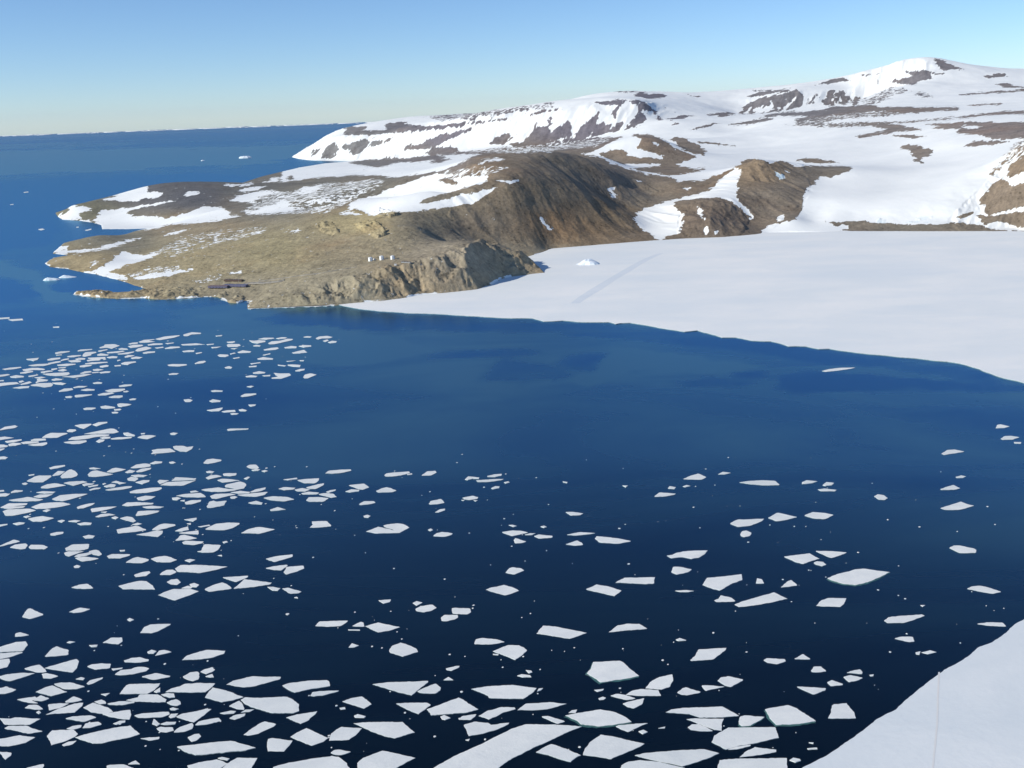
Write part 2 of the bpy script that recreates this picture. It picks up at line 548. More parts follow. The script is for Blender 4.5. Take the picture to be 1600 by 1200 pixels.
230,840 290,768 400,775 550,805 700,835 620,865 540,888 380,865
905,830 990,765 1070,750 1190,750 1265,795 1100,808
1535,900 1570,885 1600,895 1630,905 1560,910
@ 800 1000 5.9925
700,315 740,270 760,210 1010,198 1050,220 1100,270 1190,340 1040,370 830,402 770,360
130,285 180,290 190,305 160,315
50,338 90,325 170,335 180,350 100,352
770,470 860,460 850,475 800,488
810,550 850,535 880,545 860,560 820,563
1250,455 1290,400 1380,350 1500,325 1510,380 1480,440 1400,466
920,525 980,508 1060,518 1160,550 1080,565 1000,548
1065,515 1120,480 1200,462 1370,472 1395,525 1200,525
1035,600 1120,575 1240,548 1220,605 1140,645 1080,630
50,660 130,600 350,585 510,600 430,625 330,650 200,660
235,485 250,460 290,455 270,475
530,685 560,662 610,655 595,685
500,712 600,692 830,655 960,680 1060,725 1120,770 960,798 800,813 650,795 600,755
970,812 1000,800 1280,780 1180,820 1090,865 1020,840
275,720 340,715 500,765 430,788 350,755
225,1055 280,1020 370,980 520,1030 645,1085 600,1105 550,1145 430,1115 340,1080
665,1080 680,1030 730,960 830,890 1000,920 1240,975 1180,1010 930,1118 820,1100
1150,1085 1260,1062 1400,1050 1594,1035 1800,1028 1940,1065 1840,1110 1660,1170 1594,1187 1480,1160 1300,1125
1025,1180 1090,1145 1200,1130 1380,1148 1500,1177 1620,1205 1600,1240 1000,1240
1185,860 1230,845 1270,865 1225,885
1370,830 1435,815 1430,828
1440,680 1490,655 1594,640 1970,627 2030,660 2125,712 1990,725 1760,730 1660,695 1540,688
1545,495 1595,455 1630,445 1775,490 1640,520 1590,515
@ 1066 1000 5.9925
180,430 240,428 400,440 330,455 220,480
330,385 360,355 430,342 578,375 460,443 400,430 360,405
1205,290 1230,252 1300,250 1350,295 1300,303 1215,303
1355,400 1400,378 1505,415 1500,425 1390,435
1070,440 1180,445 1345,455 1340,475 1230,515 1150,480
775,655 850,638 990,615 1080,650 1250,765 1100,790 880,800 820,740
1365,735 1395,680 1400,620 1420,605 1540,595 1570,640 1610,680 1625,735 1500,738
530,790 545,720 580,710 770,725 740,750 640,805 560,812
40,745 100,738 390,740 370,790 370,850 300,843 160,790
50,820 90,792 150,790 230,822 290,855 180,857 80,845
275,960 300,900 430,825 870,822 905,920 700,968 520,998 410,1028
425,1030 500,1002 640,982 640,995 520,1025
535,1100 590,1050 680,1005 880,1030 880,1050 700,1080
330,1200 350,1130 500,1115 980,1110 985,1200 980,1250 330,1250
1005,1130 1040,1108 1100,1120 1110,1135 1060,1150
1170,1020 1260,1012 1265,1025 1180,1030
1185,965 1230,965 1225,975
@ 1200 1000 5.9925
735,310 790,292 860,278 885,305 880,322
705,350 770,332 890,358 830,385 760,398 735,380
950,330 990,325 985,340 960,342
@ 0 480 4
-10,68 60,64 60,72 -10,77
50,78 140,72 145,82 80,87
330,124 370,121 370,128 335,129
@ 0 200 6.384
380,1012 420,1003 447,1013 410,1022
845,1020 910,1005 912,1015 870,1026
235,640 280,635 285,642 240,647
100,763 135,759 135,766 105,768
760,988 785,985 785,993 762,994
"""
def read_floes():
    out = []
    for line in FLOE_SHEETS.strip().splitlines():
        if line[0] == '@':
            ox, oy, sc = (float(v) for v in line[1:].split())
        else:
            out.append([(ox + float(a) / sc, oy + float(b) / sc) for a, b in (p.split(',') for p in line.split())])
    return out
# ---- words that single out each floe: its size, its outline, and where in the drift it lies
BY_HAND = [
 (800, 1170, "huge long white floe running up from the bottom edge, largest of all loose floes"),
 (1342, 903, "large solitary lozenge-shaped white floe in the open water well right of centre"),
 (957, 1049, "broad five-sided white floe with a flat top edge, right of centre near the bottom"),
 (935, 1122, "broad domed white floe with a greenish foot, just right of the huge long floe"),
 (420, 1102, "big blunt-nosed white floe near the bottom, end of a chain of touching floes"),
 (1165, 1152, "big blocky white floe stacked above the one cut by the bottom edge at right"),
 (1232, 1119, "large kite-shaped white floe with a sharp right corner, nearest the ice sheet's edge"),
 (1315, 1111, "white trapezoid floe with a ragged left side, alone beside the lower right ice sheet"),
 (170, 1149, "big slab-like white floe with a straight right end, near the lower left corner"),
 (336, 1170, "very long flat lozenge of white ice just above the bottom edge at left"),
 (600, 1141, "large white floe with a level top edge and pointed base, lower centre-left"),
 (790, 1081, "long level-topped white floe at lower centre, wider than all beside it"),
 (1310, 577, "thin white sliver alone in the blue water below the bay ice edge"),
 (1190, 937, "long white floe rising to the right beneath the big four-sided one, right of centre"),
 (1130, 911, "big four-sided white floe with a pointed base above a long slanting floe"),
 (876, 988, "long slanting rectangular white floe at centre, a sixth of the way up"),
 (630, 1016, "rounded shield-shaped white floe alone in dark water at lower centre-left"),
 (606, 827, "double-lobed white floe split by a dark cleft, left of centre"),
]
ORDINALS = ['largest', 'second largest', 'third largest', 'fourth largest', 'fifth largest', 'sixth largest', 'seventh largest', 'eighth largest', 'ninth largest', 'tenth largest', 'eleventh largest', 'twelfth largest']
def _corners(p, tol):
    pts = list(p); changed = True
    while changed and len(pts) > 3:
        changed = False; best = None
        for i in range(len(pts)):
            a, b, c = pts[i - 1], pts[i], pts[(i + 1) % len(pts)]
            L = math.hypot(c[0] - a[0], c[1] - a[1]) + 1e-9
            d = abs((c[0] - a[0]) * (a[1] - b[1]) - (a[0] - b[0]) * (c[1] - a[1])) / L
            if d < tol and (best is None or d < best[0]): best = (d, i)
        if best: pts.pop(best[1]); changed = True
    return len(pts)
def _shape(p):
    n = len(p); A = cx = cy = 0.0
    for i in range(n):
        x0, y0 = p[i]; x1, y1 = p[(i + 1) % n]; k = x0 * y1 - x1 * y0; A += k; cx += (x0 + x1) * k; cy += (y0 + y1) * k
    cx /= 3 * A; cy /= 3 * A; A = abs(A) / 2
    xs = [q[0] for q in p]; ys = [q[1] for q in p]; w = max(xs) - min(xs); h = max(ys) - min(ys)
    ar = w / (A / w)                                 # width over mean height
    off = (cx - (min(xs) + max(xs)) / 2) / w          # heavy end
    yo = (cy - (min(ys) + max(ys)) / 2) / h
    left = p[xs.index(min(xs))]; right = p[xs.index(max(xs))]; tilt = (left[1] - right[1]) / w
    c = _corners(p, max(1.0, .09 * h + .012 * w))
    if off > .05: s = 'wedge floe pointing left'
    elif off < -.05: s = 'wedge floe pointing right'
    elif c == 3: s = 'three-cornered floe'
    elif tilt > .13: s = 'floe tilted up rightward'
    elif tilt < -.10: s = 'floe tilted down rightward'
    elif yo > .055: s = 'flat-bottomed floe'
    elif yo < -.055: s = 'flat-topped floe'
    elif c == 4: s = 'four-cornered floe'
    else: s = 'rounded floe'
    k = 'thin ' if ar > 7.5 else 'long ' if ar > 4.6 else 'stubby ' if ar < 2.6 else ''
    return (cx, cy), A, k + s
ROWS = [(520, 'atop the far drift band', 'below the bay ice'), (545, 'in the far drift band', 'below the bay ice'), (566, 'amid the far drift band', 'below the bay ice'), (592, 'at the far drift foot', 'below the bay ice'),
        (650, 'under the far drift band', 'below the bay ice'), (712, 'above the main drift', 'two fifths up'), (745, 'topping the main drift', 'nearly two fifths up'), (778, 'in the upper main drift', 'over a third up'),
        (825, 'amid the main drift', 'a third up'), (870, 'in the lower main drift', 'under a third up'), (945, 'a quarter up', 'a quarter up'), (1005, 'a sixth up', 'a sixth up'), (1052, 'an eighth up', 'an eighth up'), (1090, 'a tenth up', 'a tenth up'), (1135, 'just above the bottom', 'just above the bottom'), (2000, 'at the bottom edge', 'at the bottom edge')]
COLS = [(45, 'at left edge'), (100, 'near left edge'), (160, 'left third'), (230, 'on the left'), (330, 'inner left'), (450, 'left of centre'), (620, 'centre-left'), (800, 'just left of centre'), (960, 'just right of centre'), (1120, 'centre-right'), (1300, 'right of centre'), (3000, 'far right')]
def floe_labels(B):
    info = [_shape(p) for p in B]; out = [None] * len(B)
    for x, y, text in BY_HAND:
        free = [i for i in range(len(B)) if out[i] is None]
        i = min(free, key=lambda i: (info[i][0][0] - x) ** 2 + (info[i][0][1] - y) ** 2)
        out[i] = text
    cells = {}
    for i, ((x, y), A, s) in enumerate(info):
        if out[i]: continue
        r = next((t if x < 620 else u) for v, t, u in ROWS if y < v); c = next(t for v, t in COLS if x < v)
        cells.setdefault((r, c, s), []).append(i)
    for (r, c, s), L in cells.items():
        L.sort(key=lambda i: -info[i][1])
        for k, i in enumerate(L):
            A = info[i][1]
            if len(L) == 1: q = 'large' if A > 700 else 'mid-sized' if A > 260 else 'small'
            elif len(L) == 2: q = ('larger', 'smaller')[k]
            else: q = 'smallest' if k == len(L) - 1 else ORDINALS[k]
            out[i] = '%s white %s, %s, %s' % (q, s, r, c)
    return out
# ------------------------------------------------------------------ camera model (photo 1600 x 1200)
H = 400.0                      # eye height above the sea, metres
FPX = 1570.0                   # focal length in photo pixels
ROLL = math.atan(22.0 / 590.0) # the horizon rises to the right
PITCH = math.radians(15.27)    # looking down
CR, SR, CP, SP = math.cos(ROLL), math.sin(ROLL), math.cos(PITCH), math.sin(PITCH)

def ray(px, py):
    """photo position -> (t, s): sideways and upward slope of the view ray per metre forward"""
    px = np.asarray(px, float); py = np.asarray(py, float)
    a = (px - 800.0) / FPX; b = (600.0 - py) / FPX
    x = a * CR + b * SR; y = -a * SR + b * CR
    fy = CP + y * SP; fz = -SP + y * CP
    return x / fy, fz / fy

def ground(px, py, z=0.0):
    t, s = ray(px, py)
    Y = (z - H) / s
    return t * Y, Y

def project(X, Y, Z):
    t = X / Y; s = (Z - H) / Y
    # camera-space: forward = CP*1 - SP*s , up = SP + CP*s
    f = CP - SP * s; u = SP + CP * s
    x = t / f; y = u / f
    a = x * CR - y * SR; b = x * SR + y * CR
    return 800.0 + a * FPX, 600.0 - b * FPX

# ------------------------------------------------------------------ noise
def _hash(ix, iy, seed):
    h = (ix.astype(np.int64) * 374761393 + iy.astype(np.int64) * 668265263 + seed * 974711) & 0xffffffff
    h = ((h ^ (h >> 13)) * 1274126177) & 0xffffffff
    return ((h ^ (h >> 16)) & 0xffffff).astype(np.float32) / float(0xffffff)

def vnoise(x, y, seed=0):
    ix = np.floor(x); iy = np.floor(y)
    fx = (x - ix).astype(np.float32); fy = (y - iy).astype(np.float32)
    u = fx * fx * fx * (fx * (fx * 6 - 15) + 10); v = fy * fy * fy * (fy * (fy * 6 - 15) + 10)
    a = _hash(ix, iy, seed); b = _hash(ix + 1, iy, seed)
    c = _hash(ix, iy + 1, seed); d = _hash(ix + 1, iy + 1, seed)
    return (a + (b - a) * u) * (1 - v) + (c + (d - c) * u) * v      # 0..1

def fbm(x, y, octaves, seed=0, gain=0.5, ridged=False):
    out = np.zeros(np.shape(x), np.float32); amp = 1.0; tot = 0.0
    c, s = math.cos(0.6), math.sin(0.6)
    for k in range(octaves):
        n = vnoise(x, y, seed + k * 17)
        if ridged: n = 1 - np.abs(2 * n - 1)
        out += amp * n; tot += amp; amp *= gain
        x, y = (x * c - y * s) * 2.03 + 13.7, (x * s + y * c) * 2.03 + 7.1
    return out / tot * 2 - 1                                          # -1..1

def smooth(e0, e1, x):
    t = np.clip((x - e0) / (e1 - e0), 0, 1)
    return t * t * (3 - 2 * t)

def in_poly(px, py, poly):
    r = np.zeros(np.shape(px), bool); n = len(poly)
    for i in range(n):
        x0, y0 = poly[i]; x1, y1 = poly[(i + 1) % n]
        if y0 == y1: continue
        c = ((y0 > py) != (y1 > py)) & (px < (x1 - x0) * (py - y0) / (y1 - y0) + x0)
        r ^= c
    return r

def dist_poly(px, py, poly):
    d2 = np.full(np.shape(px), 1e30, np.float32); n = len(poly)
    for i in range(n):
        x0, y0 = poly[i]; x1, y1 = poly[(i + 1) % n]
        ex, ey = x1 - x0, y1 - y0; L = ex * ex + ey * ey + 1e-9
        u = np.clip(((px - x0) * ex + (py - y0) * ey) / L, 0, 1)
        d2 = np.minimum(d2, (px - x0 - u * ex) ** 2 + (py - y0 - u * ey) ** 2)
    return np.sqrt(d2)

# ------------------------------------------------------------------ the coast: where land meets sea or bay ice
def P(s): return [tuple(float(v) for v in q.split(',')) for q in s.split()]
SHORE_FRONT = P("852,427 830,429 820,431 800,433 785,436 770,445 745,453 720,456 700,458 660,461 640,465 600,471 570,473 545,475 520,478 500,479 470,480 440,481 415,482 388,483 386,478 392,472 384,470 372,474 358,473 350,469 340,464 320,464 300,466 280,467 260,468 245,468 225,466 210,467 190,467 165,466 150,465 130,463 115,460 120,457 150,456 180,457 205,456 222,455 228,452 222,450 210,446 200,442 186,438 165,433 150,429 138,427 122,424 105,420 92,419 78,417 70,412")
def coast():
    g = [ground(*p) for p in SHORE_FRONT]
    def col(px, Y):
        t, _ = ray(px, 400.0)
        g.append((float(t) * Y, Y))
    for p in P("84,403 108,399"): g.append(ground(*p))
    for p in P("98,398 82,396"): g.append(ground(*p))
    col(105, 3560); col(160, 3720); col(200, 3800); col(255, 4010)
    for p in P("235,357 200,358 160,358 158,352 145,348 125,345 97,343 90,338"): g.append(ground(*p))
    for px, Y in ((97, 4900), (130, 5100), (180, 5380), (240, 5650), (300, 5850), (345, 5900), (402, 6950), (420, 7350), (450, 7900), (480, 8500), (520, 9100)): col(px, Y)
    for p in P("548,252 520,252 496,251 480,250 466,248"): g.append(ground(*p))
    for px, Y in ((470, 10900), (500, 11600), (560, 12600), (590, 13800), (640, 16000), (720, 22000), (820, 30000), (1000, 42000), (2600, 42000)): col(px, Y)
    for p in P("2600,352 2000,356 1700,361 1600,362 1500,362 1400,362 1330,362 1318,361 1290,363 1200,364 1180,367 1130,371 1075,373 1030,376 1000,378 950,382 900,386 862,389 850,394 838,398"): g.append(ground(*p))
    col(812, 2760); col(830, 2700)
    return [(float(a), float(b)) for a, b in g]

# ------------------------------------------------------------------ spot heights: photo x, photo y, metres above the sea
SPOT_Z = """
400,470,9 450,458,22 500,441,37 550,430,48 600,420,57 650,412,60 690,405,66 720,398,70 745,402,62 770,412,38 790,420,18 830,420,8
640,399,68 680,386,80 725,378,86 755,384,78 790,393,50 815,401,38 840,415,15
400,450,12 450,440,28 500,431,42 550,421,52 590,406,60 615,403,64
300,420,28 400,410,45 500,398,60 600,385,78 680,375,78
235,356,15 260,351,28 300,348,45 350,343,60 385,338,70 430,335,85 470,337,95 520,340,105 580,332,115 640,338,118
200,405,12 250,395,25 300,385,35 400,375,58 500,368,78 560,360,92 600,358,98 660,355,104
110,400,18 140,394,25 180,390,22 150,415,14 180,425,8 250,432,16 290,428,20
150,458,4 210,460,5 260,458,7 300,455,8 340,452,9
120,377,24 160,367,34 190,370,25 130,390,6 210,380,15
115,320,52 150,312,60 200,300,85 240,289,110 270,285,116 310,285,115 345,287,105 370,298,85 400,305,80
170,330,25 200,345,10 250,335,36 300,325,55 350,325,65 300,305,85 250,315,65 200,320,45
450,310,95 450,295,100 500,310,115 500,290,118 560,310,135 560,285,135 620,310,150 620,285,160 620,268,160 680,300,162 680,280,175 680,262,190
740,290,180 740,330,115 740,365,58 740,260,225 740,246,240
760,242,246 800,238,252 840,237,255 880,241,242 800,300,160 800,350,75 800,270,210 880,290,160 880,340,75 920,250,215 920,300,130 920,350,50
960,268,170 960,320,75 960,355,35 1000,300,95 1000,340,40 1000,362,15 1000,280,130 1050,285,120 1050,305,85
960,225,228 1000,212,260 1030,216,245 1060,228,205 1095,240,160 1040,258,140 960,250,165 1000,265,145 930,243,205
1070,217,200 1100,232,152
1185,249,190 1210,256,172 1165,256,168 1220,268,148 1150,275,130 1200,290,115 1200,325,55 1200,350,18 1240,300,95 1240,340,35 1130,295,108
1110,300,96 1110,311,90 1080,318,78 1140,320,74 1165,345,25 1110,345,45 1060,335,50 1030,350,25
1240,256,165 1260,262,150 1330,265,140 1290,280,115 1260,300,90 1270,345,20
1300,310,75 1300,340,30 1400,340,30 1400,320,60 1400,290,95 1400,260,130 1400,235,160 1430,228,180 1460,240,162 1500,330,45 1500,290,108 1500,250,152
1400,352,10 1330,356,5 1500,352,11
1540,300,94 1600,300,102 1600,340,30 1600,260,172 1600,222,232 1560,250,170 1560,280,126 1540,320,58 1700,300,110 1700,205,275
1200,205,215 1200,190,260 1300,220,190 1300,195,245 1400,215,200 1400,190,255 1500,215,215 1500,190,265 1600,205,240 1600,180,285
1150,205,205 1200,230,150 1130,240,160 1100,205,215
"""
# the same, but with the distance ahead in metres instead of the height
SPOT_Y = """
640,189,12000 700,180,11500 760,176,11000 820,168,10500 880,158,10000 930,147,9800 980,142,9500 1010,144,9800 1040,149,10200 1080,151,11000 1140,148,11500 1200,139,11000 1250,133,10500 1300,124,10000 1350,111,9500 1400,98,9200 1440,92,9000 1475,93,9200 1510,108,9400 1540,112,9600 1600,110,9500 1700,108,9500 1850,105,9500
1400,170,6500 1500,165,6600 1600,150,6800 1400,135,8200 1500,130,8200 1600,130,8000 1440,112,8700 1330,130,9300
520,251,9700 560,250,9300 610,245,8900 650,238,8700 680,232,8500 700,228,8300 760,224,8000 800,222,7800 850,220,7600 900,216,7500 960,205,7400 1010,192,7400 1030,188,7400
505,222,10300 540,213,9900 600,213,9300 640,210,9000 680,203,8800 720,195,8500 760,192,8300 800,187,8150 840,182,8000 880,178,7900 920,170,7850 950,163,7850 980,157,7850 1000,156,7850 1015,165,7850 1035,183,7700
540,199,10800 580,194,11500 560,205,10300 640,198,10200 740,184,9800 840,174,9300
700,240,7500 850,230,6500 600,262,6800 540,258,8300 560,270,6700 500,272,6900 470,280,6400 430,281,6700 450,290,5700 540,285,5000 780,240,6500
1060,190,7300 1100,180,7900 1100,165,8600
1160,178,8650 1200,174,8600 1250,172,8600 1300,168,8600 1370,160,8600 1165,163,9050 1200,150,9050 1240,140,9050 1300,140,9050 1360,150,8900
490,236,10250 575,237,9350 650,226,8850 740,212,8300 820,206,7900 900,198,7650 960,184,7600
"""
# hidden from here: photo x, distance ahead, metres above the sea
SPOT_H = """
725,2700,58 760,2730,50 790,2740,38 815,2740,20 680,2720,66 600,3500,95 700,3200,120 500,3600,85 350,4050,50
840,4200,180 760,4200,190 920,4300,165 1000,5600,170 1070,6600,170 1185,4300,120 1260,4300,120 1110,3560,88
300,5400,80 200,5200,60 980,10500,400 1440,11000,500 1200,12500,380 700,14000,200 900,12000,300 1600,12000,400 800,20000,150 1200,25000,200 2000,15000,300 2000,3600,180 1800,3300,180 1850,6000,300 2000,9000,500
"""
def spots():
    T, Y, Z = [], [], []
    for q in SPOT_Z.split():
        a, b, z = (float(v) for v in q.split(',')); t, s = ray(a, b); T.append(float(t)); Y.append((z - H) / float(s)); Z.append(z)
    for q in SPOT_Y.split():
        a, b, y = (float(v) for v in q.split(',')); t, s = ray(a, b); T.append(float(t)); Y.append(y); Z.append(H + float(s) * y)
    for q in SPOT_H.split():
        a, y, z = (float(v) for v in q.split(',')); t, s = ray(a, 300.0); T.append(float(t)); Y.append(y); Z.append(z)
    return T, Y, Z
